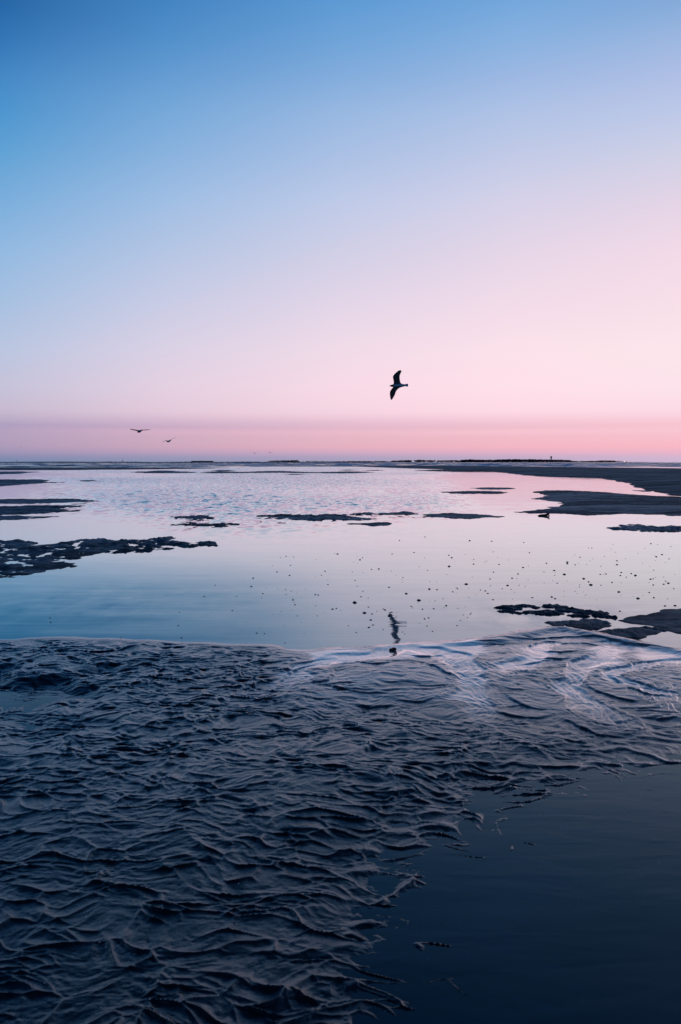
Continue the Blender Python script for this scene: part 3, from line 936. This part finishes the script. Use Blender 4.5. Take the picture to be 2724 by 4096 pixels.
def treeline(label_name, u0, u1, dist, h0, h1, count, seed, gap=0.0, z0=2.5):
    """many small irregular leaf clumps heaped into tree crowns along a far shore"""
    rnd = random.Random(seed)
    base = bmesh.new(); bmesh.ops.create_icosphere(base, subdivisions=1, radius=1)
    bv = [v.co.copy() for v in base.verts]; bf = [[v.index for v in f.verts] for f in base.faces]; base.free()
    V, Fc = [], []
    xa, xb = at(u0, 1848, dist).x, at(u1, 1848, dist).x
    for k in range(count):
        fx = rnd.random(); x = xa + (xb - xa) * fx
        env = h0 + (h1 - h0) * (0.5 + 0.5 * float(noise(np.array([x * 0.011]), np.array([seed * 3.3]), 5)[0]) * 1.6)
        if gap and float(noise(np.array([x * 0.03]), np.array([seed * 1.7]), 6)[0]) < gap - 0.5: continue
        env *= min(1, 10 * min(fx, 1 - fx) + 0.25)
        crown = env * rnd.uniform(0.75, 1.05); y = dist + 60 + rnd.uniform(0, 60)
        for c in range(3):
            r = crown * rnd.uniform(0.30, 0.5)
            cx, cz = x + rnd.uniform(-.5, .5) * crown * 0.8, z0 + max(0, crown - r) * rnd.uniform(0.55, 1.0)
            o = len(V)
            for p in bv:
                j = rnd.uniform(0.75, 1.2)
                V.append((cx + p.x * r * 1.35 * j, y + p.y * r * j, cz + p.z * r * j))
            Fc += [[o + i for i in f] for f in bf]
    o = mesh_obj('treeline', V, Fc, M_TREE, smooth=False)
    return tag(o, label_name, 'trees', kind='stuff')


treeline('low hazy line of trees along the far left shore', -1200, 1250, 1560, 0.5, 1.7, 1300, 1, 0.0, 1.2)
treeline('taller ragged trees on the far shore left of centre', 1062, 1195, 4100, 6.5, 9.5, 110, 2)
treeline('low scrub on the far shore at the centre', 1190, 1570, 2500, 1.5, 3.0, 260, 3)
treeline('rounded dark trees of the wooded far shore right of centre', 1560, 1860, 3050, 4.0, 9.0, 170, 4, 0.15)
treeline('dense dark woods on the far shore around the tower', 1840, 2330, 3060, 7.5, 11.0, 420, 5)
treeline('thinning trees at the right end of the far shore', 2200, 2520, 3100, 3.5, 7.0, 200, 6)


def box(bm, x0, x1, y0, y1, z0, z1, bev=0.0):
    r = bmesh.ops.create_cube(bm, size=1.0)
    for v in r['verts']:
        v.co = Vector(((x0 + x1) / 2 + v.co.x * (x1 - x0), (y0 + y1) / 2 + v.co.y * (y1 - y0), (z0 + z1) / 2 + v.co.z * (z1 - z0)))
    return r['verts']


def cyl(bm, p, q, r0, r1, seg=12):
    p, q = Vector(p), Vector(q); d = q - p
    r = bmesh.ops.create_cone(bm, cap_ends=True, segments=seg, radius1=r0, radius2=r1, depth=d.length)
    mt = Matrix.Translation((p + q) / 2) @ d.to_track_quat('Z', 'Y').to_matrix().to_4x4()
    bmesh.ops.transform(bm, matrix=mt, verts=r['verts'])
    return r['verts']


# water tower
p = at(2213, 1848, 3000)
tw = empty('water_tower', (p.x, 3030, 2.0))
tag(tw, 'dark water tower with a wider top rising above the far woods', 'water tower')
b = bmesh.new(); cyl(b, (0, 0, 0), (0, 0, 14), 2.4, 1.9, 16); bm_obj('shaft', b, M_CONC, tw)
b = bmesh.new(); cyl(b, (0, 0, 14), (0, 0, 16.2), 1.9, 3.5, 16); cyl(b, (0, 0, 16.2), (0, 0, 20.5), 3.5, 3.5, 16); bm_obj('tank', b, M_CONC, tw)
b = bmesh.new(); cyl(b, (0, 0, 20.5), (0, 0, 21.4), 3.6, 1.4, 16); bm_obj('roof', b, M_DARK, tw)
b = bmesh.new(); cyl(b, (0, 0, 21.4), (0, 0, 23.2), 0.25, 0.15, 6); bm_obj('antenna', b, M_DARK, tw)


def mast(u, vtop, dist, label):
    p = at(u, 1848, dist); top = at(u, vtop, dist).z
    r = empty('radio_mast', (p.x, dist + 40, 1.0))
    tag(r, label, 'mast', 'thin masts on the far shore')
    hh = top - 1.0
    b = bmesh.new()
    for k in range(3):
        a = k * 2.094
        cyl(b, (1.0 * math.cos(a), 1.0 * math.sin(a), 0), (0.3 * math.cos(a), 0.3 * math.sin(a), hh), 0.28, 0.16, 6)
    bm_obj('mast_legs', b, M_DARK, r)
    b = bmesh.new()
    nseg = 8
    for i in range(nseg):
        z0_, z1_ = hh * i / nseg, hh * (i + 1) / nseg
        r0 = 1.0 - 0.7 * i / nseg; r1 = 1.0 - 0.7 * (i + 1) / nseg
        for k in range(3):
            a, c = k * 2.094, (k + 1) * 2.094
            cyl(b, (r0 * math.cos(a), r0 * math.sin(a), z0_), (r1 * math.cos(c), r1 * math.sin(c), z1_), 0.12, 0.12, 4)
    bm_obj('lattice', b, M_DARK, r)
    b = bmesh.new(); cyl(b, (0, 0, hh), (0, 0, hh + 2.5), 0.18, 0.08, 6); bm_obj('antenna', b, M_DARK, r)


mast(55, 1836, 4200, 'thin lattice mast standing at the far left end of the shore')
mast(482, 1832, 4200, 'thin lattice mast between the left end of the shore and the long low building')

# long low building
p0, p1 = at(765, 1848, 4150), at(850, 1848, 4150)
bl = empty('waterfront_building', ((p0.x + p1.x) / 2, 4150, 1.0))
tag(bl, 'long low flat-roofed dark building on the far left shore', 'building')
hw = (p1.x - p0.x) / 2
b = bmesh.new(); box(b, -hw, hw, 0, 30, 0, 5.6); bm_obj('wall', b, simple('dark_siding', (0.06, 0.07, 0.085), 0.8, 0.2, 0.2, 0.1), bl, False)
b = bmesh.new(); box(b, -hw - 0.8, hw + 0.8, -0.8, 30.8, 5.6, 6.4); rf = bm_obj('roof', b, M_DARK, bl, False)
b = bmesh.new(); box(b, -8, -2, 8, 16, 6.41, 7.4); bm_obj('vent_housing', b, M_DARK, rf, False)
M_WIN = simple('dark_window_glass', (0.03, 0.035, 0.045), 0.1, 0.6, 0.1, 0.1)
b = bmesh.new(); box(b, -1.6, 1.6, -0.12, 0.0, 2.0, 4.2)
w0 = None
for k in range(9):
    xk = -hw + 8 + k * (2 * hw - 16) / 8
    if w0 is None:
        w0 = bm_obj('window', b, M_WIN, bl, False); w0.location = (xk, 0, 0)
    else:
        c = w0.copy(); C.objects.link(c); c.location = (xk, 0, 0)

# lights
def emis(name, col, st):
    m, nt, b_ = new_mat(name)
    b_.inputs['Base Color'].default_value = (0.1, 0.1, 0.1, 1)
    b_.inputs['Emission Color'].default_value = list(col) + [1]
    b_.inputs['Emission Strength'].default_value = st
    return m


p = at(2501, 1850, 2600)
bt = empty('anchored_boat', (p.x, 2600, 0.0))
tag(bt, 'small boat on the sea carrying a glowing white lamp', 'boat')
M_HULL = simple('boat_hull', (0.18, 0.19, 0.22), 0.5, 0.4, 0.1, 1)
secs = [(-7, .3, 1.9), (-4.5, 1.5, 1.6), (0, 2.0, 1.4), (4, 1.9, 1.4), (6.5, 1.6, 1.5)]
V, Fc = [], []
for xx, hwid, hz in secs:
    V += [(xx, -hwid, hz), (xx * 0.93, -hwid * 0.6, -0.3), (xx * 0.93, hwid * 0.6, -0.3), (xx, hwid, hz)]
for i in range(len(secs) - 1):
    a_, c_ = i * 4, (i + 1) * 4
    for k in range(4): Fc.append([a_ + k, c_ + k, c_ + (k + 1) % 4, a_ + (k + 1) % 4])
Fc += [[3, 2, 1, 0], [16, 17, 18, 19]]
mesh_obj('hull', V, Fc, M_HULL, bt, False)
b = bmesh.new(); box(b, -0.5, 3.5, -1.2, 1.2, 1.4, 4.0); cb = bm_obj('cabin', b, simple('cabin_paint', (0.45, 0.46, 0.5), 0.5), bt, False)
b = bmesh.new(); box(b, -0.53, -0.5, -0.9, 0.9, 2.7, 3.6); bm_obj('window', b, M_WIN, cb, False)
b = bmesh.new(); cyl(b, (1.5, 0, 4), (1.5, 0, 9.5), 0.3, 0.15, 8); box(b, 0.4, 2.6, -.1, .1, 6.6, 6.9); bm_obj('mast', b, M_DARK, bt)
b = bmesh.new(); bmesh.ops.create_icosphere(b, subdivisions=3, radius=1.7, matrix=Matrix.Translation((-2.0, -1.3, 3.2))); bm_obj('lamp', b, emis('lamp_glow', (1.0, 0.80, 0.78), 1.3), bt)
b = bmesh.new(); cyl(b, (-2.0, -1.3, 1.5), (-2.0, -1.3, 2.2), 0.25, 0.25, 8); bm_obj('lamp_post', b, M_DARK, bt)

p = at(1383, 1843, 3250)
bc = empty('beacon', (p.x, 3250, 2.0))
tag(bc, 'tiny red-lit beacon on the far shore near the centre', 'beacon')
b = bmesh.new(); cyl(b, (0, 0, 0), (0, 0, p.z - 2 - 0.9), 0.5, 0.3, 8); bm_obj('pole', b, M_DARK, bc)
b = bmesh.new(); bmesh.ops.create_icosphere(b, subdivisions=2, radius=1.0, matrix=Matrix.Translation((0, 0, p.z - 2))); bm_obj('lamp', b, emis('red_lamp_glow', (1.0, 0.25, 0.15), 0.9), bc)


# ------------------------------------------------------------------ gulls
M_BIRD_DARK = simple('slate_wing_feathers', (0.030, 0.036, 0.045), 0.7, 0.3, 0.3, 20)
M_BIRD_PALE = simple('dusk_blue_body_feathers', (0.16, 0.30, 0.44), 0.8, 0.2, 0.15, 20)  # white plumage, with the blue of the dusk light put into its colour
M_BIRD_HEAD = simple('black_head_feathers', (0.012, 0.013, 0.016), 0.6, 0.3, 0.2, 20)
M_BEAK = simple('dark_horn_beak', (0.03, 0.02, 0.02), 0.4, 0.4, 0.2, 20)


def make_gull(label, loc, rot, size, wings, group='gulls in flight', pale=True):
    """body axis along -X (beak) to +X (tail) in metres before scaling; wings = (left sections, right sections),
    each section = (out, up, x of leading edge, x of trailing edge) with out measured from the body axis"""
    ring_x = [-.305, -.29, -.270, -.250, -.215, -.17, -.12, -.06, 0.0, .06, .12, .17, .215, .27]
    ry = [.002, .008, .012, .028, .036, .042, .058, .068, .066, .056, .040, .030, .040, .062]
    rz = [.002, .008, .013, .027, .034, .038, .052, .060, .056, .046, .030, .018, .009, .005]
    cz = [-.012, -.008, -.004, .002, .004, .0, -.006, -.010, -.010, -.006, 0, .004, .006, .006]
    S = 12
    bm = bmesh.new()
    rings = []
    for x, a, c, z in zip(ring_x, ry, rz, cz):
        rings.append([bm.verts.new((x, a * math.cos(2 * math.pi * k / S), z + c * math.sin(2 * math.pi * k / S))) for k in range(S)])
    skip = {}
    i0, i1 = 5, 9            # wing root from ring 5 to ring 9
    # k=0 is +Y side, k=6 is -Y side; wing root rows k=0..1 and k=5..6 (just above the middle)
    for i in range(len(rings) - 1):
        for k in range(S):
            if i0 <= i < i1 and k in (0, 1, 4, 5): continue
            f = bm.faces.new([rings[i][k], rings[i + 1][k], rings[i + 1][(k + 1) % S], rings[i][(k + 1) % S]])
            f.material_index = 3 if i < 2 else (2 if i < 5 else 1)
    bm.faces.new(rings[0][::-1]).material_index = 3
    bm.faces.new(rings[-1]).material_index = 1
    for sgn, secs, ks in ((1, wings[0], (0, 1, 2)), (-1, wings[1], (6, 5, 4))):
        loop = [rings[i][ks[0]] for i in range(i0, i1 + 1)] + [rings[i1][ks[1]]] + [rings[i][ks[2]] for i in range(i1, i0 - 1, -1)] + [rings[i0][ks[1]]]
        prev = loop; n = len(loop)              # 5 + 1 + 5 + 1 = 12
        for si, (out, up, le, te) in enumerate(secs):
            ch = te - le; th = 0.10 * min(ch, 0.12) if si < len(secs) - 1 else 0.03 * ch
            cur = []
            for q in range(5):                  # underside, leading to trailing
                tq_ = (q + 0.6) / 5.6; cam_ = 0.05 * ch * math.sin(math.pi * tq_)
                cur.append(bm.verts.new((le + ch * tq_, sgn * out, up + cam_ - th * 0.5 * (1 - tq_) ** 0.5)))
            cur.append(bm.verts.new((te, sgn * out, up)))
            for q in range(4, -1, -1):
                tq_ = (q + 0.6) / 5.6; cam_ = 0.05 * ch * math.sin(math.pi * tq_)
                cur.append(bm.verts.new((le + ch * tq_, sgn * out, up + cam_ + th * 0.5 * (1 - tq_) ** 0.5)))
            cur.append(bm.verts.new((le, sgn * out, up)))
            for q in range(n):
                vs = [prev[q], prev[(q + 1) % n], cur[(q + 1) % n], cur[q]]
                f = bm.faces.new(vs if sgn > 0 else vs[::-1]); f.material_index = 0
            prev = cur
        bm.faces.new(prev if sgn > 0 else prev[::-1]).material_index = 0
        # primary feather fingers growing from the outer wing
        if len(secs) >= 5:
            o_, u_, le_, te_ = secs[-2]; o2, u2, le2, te2 = secs[-1]
            for fi in range(4):
                a0 = fi / 4
                bx = le_ + (te_ - le_) * (0.25 + 0.7 * a0); tx = le2 + (te2 - le2) + 0.012 + 0.022 * fi
                ln = 1.75 - 0.30 * fi
                b0 = Vector((bx, sgn * o_, u_)); t0 = Vector((tx, sgn * (o_ + (o2 - o_) * ln * 1.03), u_ + (u2 - u_) * ln))
                wd = Vector((0.020, 0, 0)); up_ = Vector((0, 0, 0.006))
                v = [bm.verts.new(b0 - wd), bm.verts.new(b0 + up_), bm.verts.new(b0 + wd), bm.verts.new(b0 - up_),
                     bm.verts.new(t0)]
                for q in range(4): bm.faces.new([v[q], v[(q + 1) % 4], v[4]]).material_index = 0
                bm.faces.new(v[:4][::-1]).material_index = 0
    bmesh.ops.recalc_face_normals(bm, faces=bm.faces)
    me = bpy.data.meshes.new('gull'); bm.to_mesh(me); bm.free()
    me.polygons.foreach_set('use_smooth', [True] * len(me.polygons))
    for m in (M_BIRD_DARK, M_BIRD_PALE, M_BIRD_HEAD, M_BEAK): me.materials.append(m)
    o = bpy.data.objects.new('gull', me); C.objects.link(o)
    o.location = loc; o.rotation_euler = rot; o.scale = (size,) * 3
    s_m = o.modifiers.new('smooth_skin', 'SUBSURF'); s_m.levels = 1; s_m.render_levels = 1
    return tag(o, label, 'gull', group)


# main gull, banked so that both wings stand nearly upright; screen scale at 25 m: 1 px = 7.87 mm
up_wing = [(.10, .0, -.165, .045), (.20, .01, -.175, .035), (.27, .015, -.195, .035), (.325, .02, -.165, .045), (.40, .03, -.085, .085), (.465, .045, .005, .100)]
low_wing = [(.09, .0, -.23, -.02), (.16, .01, -.285, -.08), (.22, .012, -.30, -.115), (.29, .015, -.30, -.125), (.37, .02, -.29, -.19), (.455, .03, -.272, -.245)]
gp = at(1597, 1542, 25.0)
make_gull('large dark gull flying left with wings spread upright above the water', gp, Euler((math.radians(76), math.radians(-2), 0)), 1.05, (up_wing, low_wing))
gw = [(.09, .03, -.13, .05), (.20, .07, -.15, .03), (.32, .085, -.11, .05), (.44, .08, -.04, .07), (.54, .115, .03, .08)]
g2 = [(.09, .02, -.13, .05), (.20, .05, -.15, .03), (.32, .045, -.11, .05), (.44, .05, -.04, .07), (.54, .06, .03, .08)]
g3 = [(.09, .03, -.13, .05), (.20, .09, -.15, .03), (.32, .10, -.11, .05), (.44, .07, -.04, .07), (.54, .03, .03, .08)]
g4 = [(.09, .05, -.13, .05), (.20, .14, -.15, .03), (.32, .24, -.11, .05), (.44, .34, -.04, .07), (.52, .40, .03, .08)]
R = math.radians
make_gull('gull with long flat wings seen head-on, upper one of the pair on the left', at(560, 1724, 38), Euler((R(4), R(-16), R(80))), 1.0, (g2, gw))
make_gull('gull with drooping wing tip, lower one of the pair on the left', at(677, 1764, 48), Euler((R(-14), R(-14), R(70))), 0.95, (g3, gw))
make_gull('tiny distant gull holding its wings up in a V', at(1018, 1814, 140), Euler((R(0), R(0), R(85))), 0.9, (g4, g4))
make_gull('tiny distant gull gliding right of the V-winged one', at(1080, 1811, 125), Euler((R(-12), R(0), R(80))), 0.9, (g3, g2))
make_gull('speck of a gull low above the horizon at the far left', at(84, 1788, 240), Euler((R(0), R(0), R(75))), 0.8, (gw, g2))


# ------------------------------------------------------------------ driftwood in the lagoon
def tube_path(pts, rad, seg=10, jit=0.0, seed=1):
    rnd = random.Random(seed)
    V, Fc = [], []
    n = len(pts)
    for i, (p_, r_) in enumerate(zip(pts, rad)):
        p_ = Vector(p_)
        d = (Vector(pts[min(i + 1, n - 1)]) - Vector(pts[max(i - 1, 0)])).normalized()
        a_ = d.cross(Vector((0, 1, 0.01))).normalized(); b_ = d.cross(a_)
        for k in range(seg):
            an = 2 * math.pi * k / seg
            rr = r_ * (1 + jit * rnd.uniform(-1, 1))
            V.append(tuple(p_ + a_ * math.cos(an) * rr + b_ * math.sin(an) * rr * 1.4))
    for i in range(n - 1):
        for k in range(seg):
            Fc.append([i * seg + k, i * seg + (k + 1) % seg, (i + 1) * seg + (k + 1) % seg, (i + 1) * seg + k])
    Fc += [list(range(seg))[::-1], list(range((n - 1) * seg, n * seg))]
    return V, Fc


M_WOOD = simple('sodden_driftwood', (0.020, 0.017, 0.016), 0.6, 0.4, 0.4, 12, 0.01)
dx, dy = G(2175, 2064)
sc_ = dy / F
V, Fc = tube_path([(-25 * sc_, 0, .010), (-15 * sc_, 0, .018), (-3 * sc_, 0.02, .012), (9 * sc_, 0.0, .022), (17 * sc_, 0, .045), (23 * sc_, 0, .080)],
                  [.004, .024, .042, .040, .030, .016], 10, 0.12)
o = mesh_obj('driftwood', V, Fc, M_WOOD)
o.location = (dx, dy, 0)
tag(o, 'dark curved piece of driftwood with an upturned end afloat by the right sandbar', 'driftwood')
V, Fc = tube_path([(17 * sc_, 0, .030), (22 * sc_, 0, .012), (24 * sc_, 0, -.01)], [.022, .012, .006], 8, 0.1, 3)
mesh_obj('stub_branch', V, Fc, M_WOOD, o)

# ------------------------------------------------------------------ small things on the shore
M_LUMP = simple('mud_lump_skin', (0.030, 0.034, 0.040), 0.5, 0.5, 0.3, 30, 0.004)
M_RED = simple('dark_red_weed', (0.045, 0.010, 0.014), 0.45, 0.5, 0.4, 60, 0.004)


def blob(name, r, sx, sy, sz, seed, mat, sub=2):
    rnd = random.Random(seed)
    b_ = bmesh.new(); bmesh.ops.create_icosphere(b_, subdivisions=sub, radius=1.0)
    ph = [rnd.uniform(0, 6.28) for _ in range(6)]
    for v in b_.verts:
        c_ = v.co
        k = 1 + 0.16 * math.sin(3 * c_.x + ph[0]) + 0.14 * math.sin(4 * c_.y + ph[1]) + 0.12 * math.sin(5 * c_.z + 3 * c_.x + ph[2])
        v.co = Vector((c_.x * sx * k, c_.y * sy * k, c_.z * sz * k)) * r
    return bm_obj(name, b_, mat)


def mud_z(x, y):
    h = mud_height(np.array([[x]]), np.array([[y]]))[0]
    return float(h[0, 0])


for (u, v, r, lab) in ((1576, 2596, 0.021, 'larger round dark red lump of weed at the waterline under the gull reflection'),
                       (1563, 2597, 0.015, 'smaller dark red lump of weed touching the round one at the waterline')):
    x, y = G(u, v, 0.015)
    o = blob('seaweed_lump', r, 1.0, 0.9, 0.75, int(u), M_RED)
    o.location = (x, y, mud_z(x, y) + r * 0.45)
    tag(o, lab, 'seaweed')

# mud lumps breaking the surface of the lagoon
protos = []
for k in range(4):
    b_ = bmesh.new(); bmesh.ops.create_icosphere(b_, subdivisions=2, radius=1.0)
    rnd = random.Random(50 + k)
    a1, a2, tx = rnd.uniform(0, 6), rnd.uniform(0, 6), rnd.uniform(-.3, .3)
    for v in b_.verts:
        c_ = v.co.copy()
        rr = math.hypot(c_.x, c_.y); an = math.atan2(c_.y, c_.x)
        w = 1 + 0.2 * math.sin(2 * an + a1) + 0.12 * math.sin(3 * an + a2)
        peak = math.exp(-(rr * 2.0) ** 2) * 0.5 if c_.z > 0 else 0
        v.co = Vector((c_.x * w + tx * peak, c_.y * w * 0.8, (c_.z * 0.35 + peak * 0.6)))
    me = bpy.data.meshes.new('mud_lump'); b_.to_mesh(me); b_.free()
    me.polygons.foreach_set('use_smooth', [True] * len(me.polygons)); me.materials.append(M_LUMP)
    protos.append(me)
rnd = random.Random(11)
shore_u = [p_[0] for p_ in SHORE_PX]; shore_vv = [p_[1] for p_ in SHORE_PX]
# (u, v, width px) of the ones that stand out
LUMPS = [(1418, 2411, 20), (1458, 2452, 16), (1560, 2463, 20), (1625, 2375, 12), (1675, 2402, 17), (1717, 2356, 10), (1785, 2423, 12), (1796, 2266, 12),
         (1714, 2472, 8), (1865, 2337, 14), (1830, 2355, 8), (1895, 2238, 6), (1625, 2375, 12), (1515, 2276, 9), (1797, 2266, 12), (1996, 2258, 8),
         (2092, 2270, 9), (2030, 2342, 11), (2048, 2313, 9), (2186, 2253, 8), (2257, 2298, 13), (2269, 2249, 11), (2269, 2255, 10), (2335, 2315, 12),
         (2363, 2340, 15), (2217, 2282, 9), (2320, 2229, 7), (2207, 2388, 11), (2220, 2395, 10), (2475, 2368, 13), (2541, 2302, 13), (2552, 2394, 15),
         (2468, 2259, 9), (2485, 2290, 8), (2448, 2330, 9), (2424, 2296, 8), (2673, 2333, 11), (2602, 2317, 9), (2615, 2391, 10), (2597, 2370, 8),
         (2660, 2424, 10), (2700, 2423, 12), (2613, 2340, 9), (2480, 2445, 10), (2128, 2391, 8), (1972, 2399, 8), (2095, 2170, 7), (1879, 2163, 9),
         (1967, 2165, 7), (1700, 2148, 6), (1598, 2162, 6), (1807, 2231, 9), (1795, 2221, 7), (1350, 2216, 9), (1172, 2400, 10), (1180, 2420, 9),
         (1108, 2288, 8), (1158, 2302, 8), (1005, 2347, 10), (1013, 2313, 10), (861, 2341, 7), (817, 2386, 8), (929, 2443, 8), (718, 2450, 7), (713, 2503, 8),
         (726, 2552, 9), (1140, 2572, 7), (484, 2550, 7), (200, 2473, 9), (203, 2490, 8), (1261, 2379, 9), (1273, 2380, 8), (1051, 2375, 8), (1330, 2437, 10),
         (1345, 2434, 8), (1488, 2456, 9), (1540, 2440, 10), (1484, 2480, 10), (1475, 2510, 11), (1425, 2530, 7), (1828, 2503, 7), (1735, 2435, 8),
         (1645, 2425, 8), (1690, 2437, 8)]
for k in range(205):
    # grows denser towards the right
    while True:
        u = 780 + 1944 * rnd.random() ** 0.65; v = 2140 + 400 * rnd.random()
        if v > np.interp(u, shore_u, shore_vv) - 40: continue
        if v < 2165 + 60 * (1 - (u - 780) / 1944): continue
        if u > 1900 and v > 2400: continue
        break
    LUMPS.append((u, v, 3.5 + 5.5 * rnd.random() ** 2.2))
for k, (u, v, wpx) in enumerate(LUMPS):
    x, y = G(u, v)
    o = bpy.data.objects.new('mud_lump', protos[k % 4]); C.objects.link(o)
    r_ = 0.5 * wpx * y / F
    o.location = (x, y, 0.0); o.scale = (r_, r_ * 1.1, r_ * 1.15); o.rotation_euler = (0, 0, rnd.uniform(-.5, .5))
    tag(o, 'small dark mud lump breaking the still surface of the lagoon', 'mud lump', 'small mud lumps breaking the lagoon surface')

# pale shell fragments lying on the bed of the tide pool
M_SHELL = simple('pale_shell', (0.50, 0.54, 0.58), 0.5, 0.4, 0.2, 40)
sh_me = []
for k in range(3):
    b_ = bmesh.new()
    n = 9; R0 = random.Random(90 + k); ring = []
    c0 = b_.verts.new((0, 0, 0.35)); ctop = []
    for q in range(n):
        a_ = 2 * math.pi * q / n; rr = R0.uniform(0.7, 1.1)
        ring.append(b_.verts.new((math.cos(a_) * rr, math.sin(a_) * rr * 0.6, 0)))
        ctop.append(b_.verts.new((math.cos(a_) * rr * 0.55, math.sin(a_) * rr * 0.33, 0.25)))
    for q in range(n):
        b_.faces.new([ring[q], ring[(q + 1) % n], ctop[(q + 1) % n], ctop[q]]); b_.faces.new([ctop[q], ctop[(q + 1) % n], c0])
    b_.faces.new(ring[::-1])
    me = bpy.data.meshes.new('shell_fragment'); b_.to_mesh(me); b_.free(); me.materials.append(M_SHELL); sh_me.append(me)
SHELLS = [(1960, 3550, 10), (1982, 3551, 7), (2039, 3525, 14), (2162, 3620, 12), (1734, 3658, 16), (1706, 3702, 9), (1927, 3744, 9), (2030, 3750, 14),
          (1996, 3812, 12), (1874, 3842, 9), (1960, 3916, 13), (2034, 3914, 10), (1989, 3932, 9), (2238, 3975, 12), (2330, 4004, 22), (1888, 4030, 12),
          (2572, 3595, 10), (2575, 3604, 10), (2419, 3536, 9), (2410, 3497, 8), (2306, 3537, 7), (1693, 3506, 6), (1696, 3930, 13), (1618, 4020, 10),
          (2026, 3277, 10), (2160, 3273, 7), (2182, 3274, 7), (1987, 3350, 8), (2003, 3335, 8), (2108, 3365, 7), (1850, 3530, 5), (1390, 4040, 9),
          (2569, 3351, 8), (2314, 3220, 8), (1922, 3243, 7), (2013, 3170, 8), (2563, 3190, 7), (2369, 3104, 6), (2480, 3310, 6), (2215, 3264, 6),
          (2612, 4043, 10), (2070, 3475, 6), (1560, 3475, 6), (1555, 3612, 7), (2135, 3738, 6), (1800, 3600, 5)]
for k in range(50):
    SHELLS.append((rnd.uniform(1500, 2720), rnd.uniform(3080, 4080), rnd.uniform(3, 6)))
for k, (u, v, wpx) in enumerate(SHELLS):
    x, y = G(u, v, -0.09)
    o = bpy.data.objects.new('shell_fragment', sh_me[k % 3]); C.objects.link(o)
    zz = mud_z(x, y); r_ = 0.5 * wpx * y / F
    o.location = (x, y, zz); o.scale = (r_, r_, r_); o.rotation_euler = (rnd.uniform(-.2, .2), rnd.uniform(-.2, .2), rnd.uniform(0, 3.1))
    tag(o, 'small pale shell fragment on the dark bed of the tide pool', 'shell', 'pale shell fragments on the bed of the tide pool')


for k in range(46):
    u, v = rnd.uniform(20, 1400), 2900 + 1180 * rnd.random() ** 0.8
    x, y = G(u, v, -0.04)
    o = bpy.data.objects.new('shell_fragment', sh_me[k % 3]); C.objects.link(o)
    r_ = 0.5 * rnd.uniform(5, 11) * y / F
    o.location = (x, y, mud_z(x, y) + 0.001); o.scale = (r_, r_, r_); o.rotation_euler = (rnd.uniform(-.3, .3), rnd.uniform(-.3, .3), rnd.uniform(0, 3.1))
    tag(o, 'tiny pale shell fragment stuck on the dark rippled mud', 'shell', 'pale shell fragments on the rippled mud')
